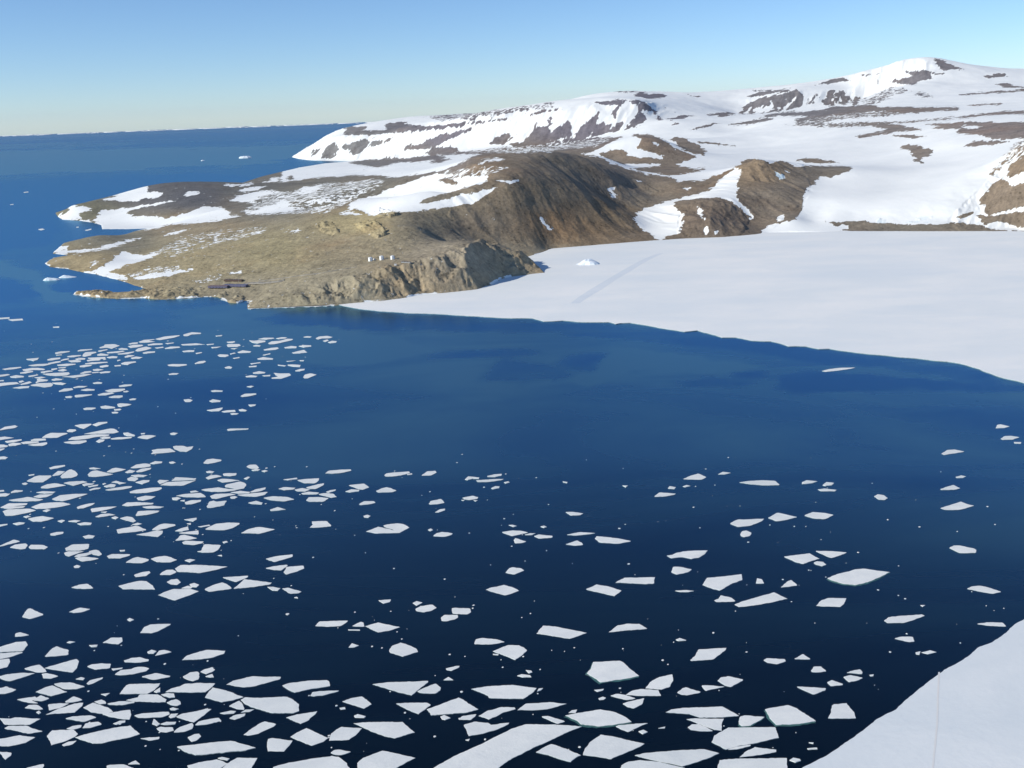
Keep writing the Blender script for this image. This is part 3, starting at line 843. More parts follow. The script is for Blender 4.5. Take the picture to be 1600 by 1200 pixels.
# ------------------------------------------------------------------ snow (S), bare rock (R) and patchy ground (number), outlines as seen in the photo
GROUND_PATCHES = """
S 440,100 700,60 1100,60 1450,40 1900,40 1900,372 1300,364 1190,367 1189,360 1197,353 1222,347 1244,342 1252,332 1257,322 1255,310 1260,292 1274,288 1277,277 1299,277 1328,267 1330,260 1290,259 1247,260 1232,254 1217,250 1205,256 1190,250 1177,248 1167,249 1153,257 1127,271 1095,283 1060,284 1044,276 1000,270 960,258 935,244 905,243 880,240 840,236 760,239 735,245 712,260 680,268 640,270 590,274 540,274 470,276 440,282
R 800,224 925,216 960,215 935,227 905,231 860,231 840,234 800,232
S 830,233 905,229 900,234 860,236
R 766,225 774,215 788,209 799,210 802,214 796,221 790,225
R 814,224 830,208 836,201 838,191 846,189 841,197 846,200 857,196 859,208 871,200 888,188 895,200 893,216
R 856,182 861,182 859,197 856,196
R 897,217 900,207 910,198 928,182 937,171 938,180 932,197 938,193 945,190 944,196 958,190 952,203 962,192 975,188 968,204 944,210
R 978,156 1000,156 1009,161 1025,174 1038,186 1028,188 1027,178 1020,173 1008,173 1004,177 1011,191 970,206 986,193 994,181 998,172 994,164 986,160
R 968,160 974,160 960,185 955,183
R 923,161 955,157 975,155 973,159 959,163 936,162
R 989,150 1000,145 1012,147 1034,147 1045,150 1033,153 1012,155
R 950,141 1010,143.5 1010,145.6 952,142.8
R 1076,148 1094,149.5 1094,151 1078,150.5
R 502,247 512,227 525,219 530,235 528,241 519,248
R 536,227 556,221 578,217 575,227 566,238 550,242 544,241 550,232 537,235
R 583,222 600,217 620,214 600,224 575,231
R 484,243 491,233 498,231 494,240 488,245
R 535,208 540,199 575,197 563,205 605,203 600,195 625,190 650,196 690,196 740,190 790,184 795,186 740,194 690,202 640,205 600,209 560,211 535,212
R 622,236 636,225 655,226 680,212 712,205 747,197 720,211 690,224 680,231 660,232
R 676,231 707,229 718,236 740,237 800,230 800,238 770,241 740,240 700,242 676,242 660,240
R 545,253 564,251 640,246 680,242 700,246 660,252 620,254 590,261 560,258 545,258
R 680,248 705,249 690,254 670,255
R 690,180 705,178 720,176 740,177 748,178 730,180 700,182
R 800,170 820,168 830,171 800,172
R 850,161 862,160 866,162 852,163
R 700,186 745,184 740,187 715,187
R 820,178 850,172 878,171 850,175 830,180
0.47 660,182 740,175 800,168 870,160 860,168 780,180 690,190
R 1037,186 1069,180 1094,180.5 1072,184 1052,188
R 1048,194 1067,190 1058,195
R 1066,203 1105,195 1136,191 1110,197 1080,202
R 1137,196 1170,189 1200,184 1212,187 1185,191 1160,196
R 1085,220.5 1145,228 1150,230 1100,226
R 987,211 1009,209 1030,215 1056,230 1089,245 1075,251 1056,258 1084,264 1108,262 1087,269 1045,274 994,266 970,255 951,249 937,242 958,233 984,235 981,243 1040,249 1037,242 1012,238 995,230 1006,217
S 970,257 1000,255 1033,257 1030,261 985,262
S 993,267 1037,274 1010,273
S 1019,221 1029,226 1027,230 1020,226
R 1045,218 1060,214 1075,218 1104,236 1098,242 1085,240 1060,228
R 905,216 965,215 975,212 960,222 930,236 905,243 880,240 860,237 880,233
0.5 700,238 930,217 960,216 935,228 830,240
R 1156,178 1160,168 1172,159 1202,149 1231,145 1245,138 1254,146 1256,153 1255,170 1232,172 1206,175 1190,177
S 1204,151 1206,160 1209,168 1200,175 1192,174 1203,163
S 1177,170 1190,168 1195,163 1193,175 1178,177
S 1236,154 1244,150 1234,163 1228,172 1222,173 1228,163
S 1164,173 1172,166 1171,176 1166,178
S 1213,167 1219,170 1215,174
R 1295,142 1302,140 1303,165 1294,165 1287,163 1291,152
R 1305,145 1320,142 1330,155 1318,164 1306,160
R 1335,150 1345,152 1340,163 1328,162
S 1310,152 1314,149 1314,160 1310,162
0.55 1260,160 1268,146 1280,144 1276,160 1264,166
R 1161,153 1187,144.5 1236,138.5 1236,141 1200,147 1175,153
R 1176,141 1205,139 1205,141 1178,142.5
R 1120,177 1135,174 1152,178 1130,181 1105,180
R 1184,183 1210,177 1289,172 1292,168 1350,164 1381,167 1447,167 1498,168 1500,172 1425,176 1380,178 1330,180 1290,188 1250,190 1240,186 1280,180 1220,182
0.45 1235,190 1290,180 1380,172 1420,178 1330,186 1260,194
0.42 1220,196 1270,190 1300,192 1380,190 1420,188 1500,182 1540,176 1600,172 1600,177 1540,181 1480,188 1380,195 1310,200 1270,198
R 1340,192 1386,194 1428,199 1441,203 1397,207 1370,212 1345,216 1335,213 1388,203 1370,198
R 1440,194 1506,191 1584,191 1650,195 1650,210 1572,218 1552,218 1530,211 1490,208 1502,200 1447,202 1470,197
S 1500,196.5 1540,197 1530,201 1508,201
R 1506,228 1525,220 1569,220 1581,221 1553,226 1523,229
R 1392,211 1430,211 1452,213 1430,216 1400,214
R 1405,231 1417,225 1434,227 1459,237 1453,243 1437,248 1450,256 1425,252 1434,247 1420,243 1427,237
R 1455,92 1462,92 1491,103 1508,110 1487,107 1475,110 1462,101
R 1403,112 1428,110 1452,111 1486,117 1453,115 1453,123 1434,126 1428,133 1392,129 1391,125 1416,122 1425,118 1420,113
0.5 1386,136 1412,136 1425,144 1405,146 1373,162 1350,166 1345,156 1370,146
0.5 1425,150 1437,143 1460,150 1450,154
R 1330,117 1360,115 1395,112 1360,117
R 1300,124 1320,121 1336,124 1310,128 1270,134
R 1535,118 1560,115 1582,119 1545,121
R 1555,132 1569,130 1587,134 1610,137 1572,137
R 1500,147 1550,143 1610,139 1610,142 1550,145.5 1500,149
R 1506,163 1564,162 1564,164.5 1520,165
R 1500,183 1553,175 1605,173 1605,178 1555,178 1510,184
R 1246,251 1252,247 1280,249 1317,255 1296,254.5 1263,254
0.5 1640,215 1600,220 1584,224 1572,240 1555,258 1545,275 1550,278 1565,262 1590,248 1640,235
R 1640,240 1600,243 1585,255 1575,268 1572,276 1582,279 1600,268 1640,262
R 1566,279 1577,285 1580,293 1610,280 1700,270 1700,322 1610,322 1584,326 1575,330 1545,336 1537,331 1542,320 1526,319 1531,309 1544,298 1555,285
R 1494,340 1519,328 1520,334 1500,342
R 1523,336 1553,338 1590,331 1610,333 1700,335 1700,370 1596,356 1580,352 1560,347 1545,350 1540,354 1535,345
R 1280,346 1305,348 1320,346 1350,345 1373,349 1444,351 1506,348 1519,351 1538,354 1550,358 1600,361 1720,364 1720,375 1320,369 1310,362 1325,358 1322,351 1307,355 1300,350
S 1549,350 1570,347 1590,357 1580,361 1560,358
S 989,342 992,335 1009,324 1045,313 1080,305 1111,296 1133,274 1147,261 1160,267 1155,280 1149,289 1155,299 1147,307 1156,317 1177,339 1176,344 1164,335 1150,321 1130,310 1111,308 1080,310 1059,314 1052,321 1069,336 1067,347 1061,366 1041,369 1031,377 1016,366 994,349
S 1089,322 1099,330 1097,338 1102,343 1098,345 1089,331
S 1103,352 1105,360 1102,367 1099,366 1099,355
S 1111,361 1125,361 1119,367
S 1211,342 1217,337 1227,336 1227,343 1214,346
S 1208,268 1222,271 1226,278 1215,281
S 1219,262 1234,270 1230,271.5
S 1044,275 1083,270 1130,262 1145,261 1125,270 1090,281 1060,281
S 952,293 965,291 958,297 963,304 968,312 960,309 955,300
S 985,279 1003,283 996,285
S 1066,295 1078,292 1072,300
S 841,336 850,341 866,359 859,358 852,350
S 885,391 897,386 894,389
S 835,398 860,390 880,389 858,394 838,400
S 528,336 544,324 552,313 591,302 622,289 644,283 660,277 677,272 700,272 727,271 761,266 758,275 765,282 750,288 735,291 713,297 696,303 735,301 760,298 780,291 770,299 752,310 742,316 700,324 677,327 637,331 606,331 583,337
R 655,319 669,308 700,302 722,303 700,311 677,316
R 683,281 697,278 716,287 700,288
0.45 690,268 760,258 800,262 760,275 700,280
S 771,281 800,283 815,279.5 812,284 796,289
S 752,251 775,246.5 792,250 770,252.5
S 744,255 760,252 756,257
S 453,275 481,262 544,254 560,259 528,264 495,271 470,274
S 595,272 637,269 700,260 716,257 700,264 660,272 620,277 600,276
0.5 450,300 500,287 540,284 600,279 588,294 560,305 545,315 530,325 505,333 450,334 390,337 375,330 395,318 350,310 400,299 430,296
S 409,285 422,278 456,275 528,269 591,261 634,253 675,256 661,261 622,266 597,267 528,277 502,276 450,284
R 416,282 419,277 424,280 420,284
R 432,283 437,277 440,281 436,284
R 446,280 455,273 459,278 452,282
S 250,353 258,344 270,338 302,330 317,322 344,323 359,332 362,338 386,336 328,346 289,350 266,350
S 370,299 391,292 416,291 406,296 380,300
S 359,314 383,302 406,299 430,299 406,308 391,317
S 388,333 406,327 422,322 445,313 453,321 458,330 430,332
S 344,289 367,288 397,285 391,289 355,291
S 461,302 477,292 503,288 495,296 475,302
S 285,303 300,299 315,300 305,305 290,306
S 91,338 106,328 109,320 134,323 144,327 125,333 123,342 102,346
S 123,341 130,343 140,342 144,347 123,346
S 147,345 158,328 188,325 225,320 280,313 250,321 210,327 200,331 204,337 250,338 262,345 250,357 227,360 158,360 150,352
S 156,313 180,306 216,292 231,290 226,300 258,300 248,308 215,314 195,316 180,313
S 82,391 107,381 112,384 100,391 82,396
S 83,396 107,391 154,387 188,377 224,370 216,374 194,382 179,387 138,393 88,398
S 122,426 141,423 160,418 185,398 194,392 212,397 237,401 224,407 197,413 190,418 172,426 196,430 197,438 179,436 154,429
S 141,413 154,406 153,409 141,419
S 208,435 247,427 279,421 293,423 282,427 247,434 219,438
0.5 197,430 225,420 275,415 282,420 245,427 210,434
S 226,399 247,390 258,383 280,378 268,387 250,396 235,401
S 247,373 271,362 303,356 280,365
S 344,378 362,374 375,367 419,362 383,370 359,376
S 355,427 380,422 372,428
0.36 240,395 275,372 330,362 420,352 410,362 360,375 320,388 270,400
0.34 300,440 345,425 352,433 320,445
S 290,420 300,418 296,424
S 440,364 470,357 465,362
R 538,330 550,326 565,330 580,337 565,336
"""
# ground colour (linear) of the bare rock at spots of the photo: tan near the bay, brown slope, grey far off, cooled bluish to imitate haze
ROCK_SPOTS = """
400,460 0.338,0.293,0.196
560,450 0.353,0.309,0.214
700,400 0.353,0.300,0.214
820,415 0.379,0.319,0.214
560,390 0.327,0.273,0.174
420,390 0.380,0.322,0.183
300,400 0.399,0.332,0.192
150,410 0.380,0.305,0.174
300,350 0.327,0.268,0.174
180,375 0.243,0.224,0.164
560,345 0.444,0.367,0.200
660,345 0.243,0.209,0.145
740,350 0.199,0.165,0.121
830,300 0.221,0.174,0.116
880,350 0.263,0.178,0.102
950,330 0.221,0.164,0.102
880,260 0.193,0.164,0.123
780,260 0.221,0.179,0.128
1000,310 0.229,0.193,0.145
1000,240 0.255,0.206,0.153
1100,340 0.184,0.144,0.108
1180,270 0.263,0.199,0.131
1220,310 0.221,0.184,0.140
1290,268 0.221,0.189,0.147
240,305 0.139,0.136,0.135
300,310 0.128,0.128,0.132
130,335 0.221,0.209,0.140
400,310 0.177,0.168,0.140
520,310 0.193,0.179,0.140
600,300 0.199,0.184,0.147
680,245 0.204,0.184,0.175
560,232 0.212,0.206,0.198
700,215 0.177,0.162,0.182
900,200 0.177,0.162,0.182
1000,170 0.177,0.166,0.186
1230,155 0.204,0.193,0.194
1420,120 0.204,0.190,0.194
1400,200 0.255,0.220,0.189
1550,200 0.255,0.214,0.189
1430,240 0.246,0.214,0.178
1580,310 0.243,0.193,0.140
1590,260 0.285,0.215,0.145
1450,356 0.221,0.193,0.147
"""
MX0, MY0, MX1, MY1, MS = -60, 40, 1720, 500, 2      # painted area and samples per photo pixel
def paint_snow():
    w, h = (MX1 - MX0) * MS, (MY1 - MY0) * MS
    m = np.zeros((h, w), np.float32)
    for line in GROUND_PATCHES.strip().splitlines():
        k, rest = line.split(' ', 1)
        v = 1.0 if k == 'S' else 0.0 if k == 'R' else float(k)
        poly = P(rest)
        xs = [p[0] for p in poly]; ys = [p[1] for p in poly]
        i0 = max(0, int((min(xs) - MX0) * MS) - 1); i1 = min(w, int((max(xs) - MX0) * MS) + 2)
        j0 = max(0, int((min(ys) - MY0) * MS) - 1); j1 = min(h, int((max(ys) - MY0) * MS) + 2)
        if i1 <= i0 or j1 <= j0: continue
        gx, gy = np.meshgrid((np.arange(i0, i1) + .5) / MS + MX0, (np.arange(j0, j1) + .5) / MS + MY0)
        m[j0:j1, i0:i1][in_poly(gx, gy, poly)] = v
    for _ in range(2):                                   # soften the outlines by about a photo pixel
        p = np.pad(m, 1, mode='edge')
        m = (p[1:-1, :-2] + 2 * p[1:-1, 1:-1] + p[1:-1, 2:]) / 4
        p = np.pad(m, 1, mode='edge')
        m = (p[:-2, 1:-1] + 2 * p[1:-1, 1:-1] + p[2:, 1:-1]) / 4
    return m
def sample_mask(m, px, py):
    x = np.clip((px - MX0) * MS - .5, 0, m.shape[1] - 1.001); y = np.clip((py - MY0) * MS - .5, 0, m.shape[0] - 1.001)
    i = x.astype(int); j = y.astype(int); fx = x - i; fy = y - j
    return (m[j, i] * (1 - fx) + m[j, i + 1] * fx) * (1 - fy) + (m[j + 1, i] * (1 - fx) + m[j + 1, i + 1] * fx) * fy
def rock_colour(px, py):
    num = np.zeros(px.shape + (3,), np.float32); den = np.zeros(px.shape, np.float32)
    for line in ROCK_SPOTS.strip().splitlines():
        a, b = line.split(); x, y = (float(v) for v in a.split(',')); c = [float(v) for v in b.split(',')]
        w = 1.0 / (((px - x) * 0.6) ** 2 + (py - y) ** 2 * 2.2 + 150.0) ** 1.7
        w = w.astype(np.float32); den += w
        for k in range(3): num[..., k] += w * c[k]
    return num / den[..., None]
# ------------------------------------------------------------------ land: one height field on a fan of rows and columns
def build_land():
    tL = float(ray(-40, 400)[0]) ; tR = float(ray(1640, 400)[0])
    cols = np.concatenate([np.linspace(-0.70, tL, 40)[:-1], np.linspace(tL, tR, 1120), np.linspace(tR, 0.95, 90)[1:]])
    def rows(a, b, r): return list(np.exp(np.arange(math.log(a), math.log(b), r)))
    Yr = rows(2170, 2720, .0011) + rows(2720, 3900, .0015) + rows(3900, 5600, .0028) + rows(5600, 12500, .0036) + rows(12500, 42000, .03)
    Yr = np.array(Yr)
    T, Y = np.meshgrid(cols, Yr)
    X = T * Y
    shape = X.shape
    # spot heights plus the shoreline, interpolated as height over distance
    sT, sY, sZ = spots()
    shore = coast()
    for i in range(0, len(shore), 1):
        x, y = shore[i]
        if y < 14000: sT.append(x / y); sY.append(y); sZ.append(0.5)
    cx = np.array(sT); cy = np.log(np.array(sY)); g = np.array(sZ) / np.array(sY)
    keep = []
    for i in range(len(cx)):
        if all((cx[i] - cx[j]) ** 2 + (cy[i] - cy[j]) ** 2 > 0.004 ** 2 for j in keep): keep.append(i)
    cx, cy, g = cx[keep], cy[keep], g[keep]
    c2 = 0.012 ** 2
    A = np.sqrt((cx[:, None] - cx[None]) ** 2 + (cy[:, None] - cy[None]) ** 2 + c2)
    n = len(cx)
    M = np.zeros((n + 1, n + 1)); M[:n, :n] = A + np.eye(n) * -0.0012; M[:n, n] = 1; M[n, :n] = 1
    w = np.linalg.solve(M, np.append(g, 0.0))
    # evaluate on every second node, then fill in
    def evaluate(t, ly):
        out = np.full(t.shape, w[n], np.float32)
        for k in range(n):
            out += np.float32(w[k]) * np.sqrt((t - np.float32(cx[k])) ** 2 + (ly - np.float32(cy[k])) ** 2 + np.float32(c2))
        return out
    ri = np.unique(np.append(np.arange(0, shape[0], 3), shape[0] - 1)); ci = np.unique(np.append(np.arange(0, shape[1], 3), shape[1] - 1))
    tt, ll = np.meshgrid(cols[ri * 0][:0] if False else cols[ci], np.log(Yr[ri]))
    G = evaluate(tt.astype(np.float32), ll.astype(np.float32))
    Gr = np.empty((shape[0], len(ci)), np.float32)
    lr = np.log(Yr)
    for k in range(len(ci)): Gr[:, k] = np.interp(lr, lr[ri], G[:, k])
    Gf = np.empty(shape, np.float32)
    for k in range(shape[0]): Gf[k] = np.interp(cols, cols[ci], Gr[k])
    for _ in range(2):
        p = np.pad(Gf, 1, mode='edge'); Gf = (p[1:-1, :-2] + 2 * p[1:-1, 1:-1] + p[1:-1, 2:]) / 4
        p = np.pad(Gf, 1, mode='edge'); Gf = (p[:-2, 1:-1] + 2 * p[1:-1, 1:-1] + p[2:, 1:-1]) / 4
    Z = Gf * Y
    # first look from above: where things stand in the photo (smooth land), for the roughness and the snow
    Xf = X.astype(np.float32); Yf = Y.astype(np.float32)
    px, py = project(X, Y, Z)
    snow_map = paint_snow()
    wide_map = snow_map
    for _ in range(10):
        q = np.pad(wide_map, ((1, 1), (2, 2)), mode='edge'); wide_map = (q[1:-1, :-4] + 2 * q[1:-1, 2:-2] + q[1:-1, 4:]) / 4
        q = np.pad(wide_map, 1, mode='edge'); wide_map = (q[:-2, 1:-1] + 2 * q[1:-1, 1:-1] + q[2:, 1:-1]) / 4
    sn0 = sample_mask(snow_map, px, py)
    # slope of the smooth land
    dzdy = np.gradient(Z, axis=0) / np.gradient(Y, axis=0)
    dzdx = np.gradient(Z, axis=1) / np.maximum(np.gradient(X, axis=1), 1e-3)
    slope = np.sqrt(dzdx ** 2 + dzdy ** 2)
    near = smooth(3300, 2500, Y)
    rock = 1 - smooth(.35, .65, sn0)
    steep = smooth(.22, .5, slope)
    crag = fbm(Xf / 62, Yf / 62, 6, 3, .55, True)
    big = fbm(Xf / 210, Yf / 210, 5, 11)
    fine = fbm(Xf / 16, Yf / 16, 4, 23)
    headland = smooth(-30, 30, Z * 0 + 1) * in_poly(px, py, P("380,480 395,462 450,452 500,436 560,424 620,414 660,404 690,392 725,374 770,380 860,420 860,440 780,456 600,480"))
    Z = Z + big * (2.0 + 9 * steep + 5 * smooth(4000, 9000, Y)) * smooth(1, 40, Z)
    Z = Z + crag * steep * rock * (3.5 + 6.5 * near * headland) * smooth(0, 12, Z)
    # ribs and clefts down the sea cliff of the near point, blocky outcrops above them
    wob = fbm(Xf / 90, Yf / 90, 3, 70); u = (Xf + .45 * Yf + wob * 34) / 36; v = (Yf - .45 * Xf + wob * 30) / 80
    ribs = fbm(u, v, 5, 71, .52, True); ribs = np.sign(ribs) * np.abs(ribs) ** .7
    lumps = np.maximum(fbm(Xf / 38, Yf / 38, 5, 77, .6), -.1)
    ribs2 = fbm((Yf - .5 * Xf + wob * 20) / 30, (Xf + .5 * Yf) / 75, 5, 73, .52, True)
    ribs = ribs + smooth(715, 760, px) * (ribs2 * 1.0 - ribs * .45)
    Z = Z + headland * smooth(0, 14, Z) * ((.12 + .88 * steep) * (ribs * 17 + crag * 10) + lumps * 9 * (.4 + .6 * steep))
    spit = in_poly(px, py, P('105,462 120,452 230,452 300,448 345,455 392,468 380,478 330,468 110,464'))
    Z = Z + spit * np.maximum(fbm(Xf / 26, Yf / 26, 5, 69, .6), 0) * 11
    knobs = in_poly(px, py, P("492,352 505,344 522,350 530,364 516,368 504,362")) | in_poly(px, py, P("552,350 572,344 592,350 604,366 590,372 572,364")) | in_poly(px, py, P("578,332 600,328 626,335 610,340 585,338"))
    Z = Z + knobs * np.maximum(fbm((Xf + .5 * Yf) / 45, Yf / 70, 5, 78, .58, True), -.2) * 15
    dome = in_poly(px, py, P("1060,340 1080,318 1110,312 1140,320 1170,345 1160,365 1060,368"))
    Z = Z + dome * fbm(Xf / 55, Yf / 160, 5, 79, .55, True) * 8
    peak = in_poly(px, py, P("1150,262 1185,250 1215,262 1230,285 1170,282"))
    Z = Z + peak * fbm(Xf / 45, Yf / 150, 5, 80, .55, True) * 9
    right = in_poly(px, py, P("1480,345 1540,285 1600,215 1720,190 1720,362 1500,362"))
    Z = Z + right * fbm((Xf - .4 * Yf) / 60, Yf / 120, 5, 83, .55, True) * 7
    icefall = smooth(0, 1, in_poly(px, py, P("1372,337 1465,336 1468,347 1370,348")) * 1.0)
    fall = smooth(-.15, .35, fbm(Xf / 45, Yf / 40, 3, 86))
    Z = Z + icefall * fall * np.maximum(fbm(Xf / 17, Yf / 22, 5, 84, .62), 0) * 13
    blue = np.maximum(icefall * fall * .55, in_poly(px, py, P("1206,266 1224,269 1228,279 1214,283")) * 1.0).astype(np.float32)  # blue ice on the icefall; blue shade painted onto the peak's snow patch
    Z = Z + fine * (0.5 + 1.2 * near) * rock * smooth(0, 6, Z)
    # gullies that run down the far cliffs (their ribs follow the slope)
    gul = fbm((Xf - .45 * Yf) / 110 + .3 * big, Yf / 900, 4, 37, .55, True)
    Z = Z + gul * smooth(.25, .5, slope) * 19 * smooth(5500, 7000, Y)
    gul2 = fbm((Xf + .55 * Yf) / 75, Yf / 420, 4, 41, .5, True)
    brown = in_poly(px, py, P("735,245 900,240 960,260 1030,300 1250,245 1270,300 1200,365 860,390 780,380 700,340"))
    Z = Z + gul2 * 6.0 * brown * smooth(.1, .3, slope) * smooth(0, 30, Z)
    # the shore
    inside = in_poly(X, Y, shore)
    dist = dist_poly(Xf, Yf, shore)
    dist = dist + fbm(Xf / 30, Yf / 30, 4, 51) * 6 * smooth(8000, 3000, Y)
    land = np.minimum(np.maximum(Z, 1.0 + 0.03 * np.maximum(dist, 0)), 1.0 + 1.15 * np.maximum(dist, 0) + 0 * dist)
    Z = np.where(inside & (dist > 0), land, np.maximum(-0.35 * np.abs(dist), -25) - .6)
    # what the eye sees: a node is in view when nothing nearer in its column rises above it
    s = (Z - H) / Y
    run = np.maximum.accumulate(s, axis=0)
    vis = s >= run - 2.0e-3
    px, py = project(X, Y, Z)
    LYl = np.log(Yf); Tf = T.astype(np.float32)
    wx = fbm(Tf * 210, LYl * 210, 5, 91, .6); wy = fbm(Tf * 210 + 40, LYl * 210 + 9, 5, 92, .6)
    wq = fbm(Tf * 60, LYl * 60, 4, 93)
    qx = px + wx * 5.5 + wq * 5; qy = py + wy * 2.6 + fbm(Tf * 60 + 9, LYl * 60, 3, 94) * 1.8
    left = smooth(900, 650, px) * smooth(9000, 6500, Yf); wd = .38 + .14 * left
    sn = (1 - wd) * sample_mask(snow_map, qx, qy) + wd * sample_mask(wide_map, qx, qy)
    speck = fbm(Tf * 330, LYl * 330, 5, 95, .72)
    streak = fbm(Tf * 150, LYl * 260, 5, 97, .66)
    sn = sn + speck * (.62 + .2 * smooth(5500, 8000, Yf)) + streak * .62 * left
    far_cliff = smooth(5800, 7200, Yf) * smooth(.22, .4, slope)
    sn = sn + far_cliff * fbm((Tf - .34 * LYl) * 420, LYl * 45, 4, 96, .6) * .42
    sn_far = smooth(-.2, .5, fbm(Xf / 500, Yf / 500, 4, 61) + smooth(3000, 6000, Y) - .3)
    sn = np.where(vis, sn, sn_far).astype(np.float32)
    col = rock_colour(px.astype(np.float32), py.astype(np.float32))
    ice_foot = (smooth(6.5, 3.0, dist) * smooth(5200, 4200, Y) * inside * smooth(-.35, .1, fbm(Xf / 45, Yf / 45, 3, 81))).astype(np.float32)
    sn = np.maximum(sn, ice_foot * .8 * (px < 800))
    return cols, Yr, X, Y, Z, sn, col, blue
# ------------------------------------------------------------------ scene, helpers
scene = bpy.context.scene
COL = scene.collection
rng = random.Random(7)

def link(o): COL.objects.link(o); return o
def tag(o, label=None, cat=None, group=None, kind=None):
    if label: o['label'] = label
    if cat: o['category'] = cat
    if group: o['group'] = group
    if kind: o['kind'] = kind
    return o
def mesh_obj(name, verts, faces, mat, parent=None, smooth_shade=False):
    me = bpy.data.meshes.new(name); me.from_pydata(verts, [], faces); me.update()
    if mat: me.materials.append(mat)
    if smooth_shade: me.polygons.foreach_set('use_smooth', [True] * len(me.polygons))
    o = link(bpy.data.objects.new(name, me))
    if parent: o.parent = parent
    return o

class NT:
    """small helper for node materials"""
    def __init__(self, name):
        self.m = bpy.data.materials.new(name); self.m.use_nodes = True
        self.t = self.m.node_tree; self.t.nodes.clear()
        self.out = self.n('ShaderNodeOutputMaterial')
    def n(self, kind, **kw):
        nd = self.t.nodes.new(kind)
        for k, v in kw.items():
            if k in nd.inputs: nd.inputs[k].default_value = v
            else: setattr(nd, k, v)
        return nd
    def l(self, a, b): self.t.links.new(a, b)
    def bsdf(self, **kw):
        b = self.n('ShaderNodeBsdfPrincipled', **kw); self.l(b.outputs[0], self.out.inputs['Surface']); return b
    def noise(self, vec, scale, detail=4, rough=.55, dist=0.0):
        nd = self.n('ShaderNodeTexNoise', Scale=scale, Detail=detail, Roughness=rough, Distortion=dist); self.l(vec, nd.inputs['Vector']); return nd.outputs['Fac']
    def mapping(self, vec, scale, rot=(0, 0, 0)):
        nd = self.n('ShaderNodeMapping', Scale=scale, Rotation=rot); self.l(vec, nd.inputs['Vector']); return nd.outputs[0]
    def ramp(self, fac, stops):
        nd = self.n('ShaderNodeValToRGB'); e = nd.color_ramp.elements
        while len(e) < len(stops): e.new(.5)
        for k, (p, c) in enumerate(stops):
            e[k].position = p; e[k].color = (c if len(c) == 4 else (*c, 1)) if hasattr(c, '__len__') else (c, c, c, 1)
        self.l(fac, nd.inputs[0]); return nd.outputs[0]
    def math(self, op, a, b=None, clamp=False):
        nd = self.n('ShaderNodeMath', operation=op, use_clamp=clamp)
        for k, v in enumerate((a, b)):
            if v is None: continue
            if isinstance(v, (int, float)): nd.inputs[k].default_value = v
            else: self.l(v, nd.inputs[k])
        return nd.outputs[0]
    def mix(self, fac, a, b, mode='MIX'):
        nd = self.n('ShaderNodeMix', data_type='RGBA', blend_type=mode)
        for k, v in ((0, fac), (6, a), (7, b)):
            if isinstance(v, (int, float)): nd.inputs[k].default_value = v
            elif hasattr(v, '__len__'): nd.inputs[k].default_value = (*v, 1) if len(v) == 3 else v
            else: self.l(v, nd.inputs[k])
        return nd.outputs[2]
    def bump(self, height, strength, distance):
        nd = self.n('ShaderNodeBump', Strength=strength, Distance=distance); self.l(height, nd.inputs['Height']); return nd.outputs[0]
    def pos(self): return self.n('ShaderNodeNewGeometry').outputs['Position']
    def objco(self): return self.n('ShaderNodeTexCoord').outputs['Object']

# ------------------------------------------------------------------ camera, light, sky
cam = bpy.data.cameras.new('camera'); cam.sensor_width = 36.0; cam.lens = 36.0 * FPX / 1600.0
cam.clip_start = 1.0; cam.clip_end = 250000.0
cam_o = link(bpy.data.objects.new('camera', cam))
f_ = Vector((0, CP, -SP)); u_ = Vector((0, SP, CP)); x_ = Vector((1, 0, 0))
right = x_ * CR - u_ * SR; up = x_ * SR + u_ * CR
R_ = Matrix((right, up, -f_)).transposed().to_4x4(); R_.translation = Vector((0, 0, H))
cam_o.matrix_world = R_
scene.camera = cam_o

SUN_AZ, SUN_EL = math.radians(-112.0), math.radians(29.0)       # azimuth from straight ahead, clockwise
sd = Vector((math.sin(SUN_AZ) * math.cos(SUN_EL), math.cos(SUN_AZ) * math.cos(SUN_EL), math.sin(SUN_EL)))
sun = bpy.data.lights.new('sun', 'SUN'); sun.energy = 3.6; sun.angle = math.radians(.53); sun.color = (1.0, .945, .84)
sun_o = link(bpy.data.objects.new('sun', sun)); sun_o.rotation_euler = (-sd).to_track_quat('-Z', 'Y').to_euler()
world = bpy.data.worlds.new('World'); scene.world = world; world.use_nodes = True
wt = world.node_tree; wt.nodes.clear()
sky = wt.nodes.new('ShaderNodeTexSky'); sky.sky_type = 'NISHITA'; sky.sun_disc = False
sky.sun_elevation = SUN_EL; sky.sun_rotation = SUN_AZ; sky.altitude = 2500.0; sky.air_density = 1.0; sky.dust_density = 0.5; sky.ozone_density = 6.0
bg = wt.nodes.new('ShaderNodeBackground'); bg.inputs[1].default_value = 0.107
wo = wt.nodes.new('ShaderNodeOutputWorld'); wt.links.new(sky.outputs[0], bg.inputs[0]); wt.links.new(bg.outputs[0], wo.inputs[0])
scene.view_settings.view_transform = 'Standard'; scene.view_settings.look = 'None'
scene.view_settings.exposure = 0.35; scene.view_settings.gamma = 1.0
scene.render.engine = 'CYCLES'
scene.cycles.max_bounces = 5; scene.cycles.use_denoising = True

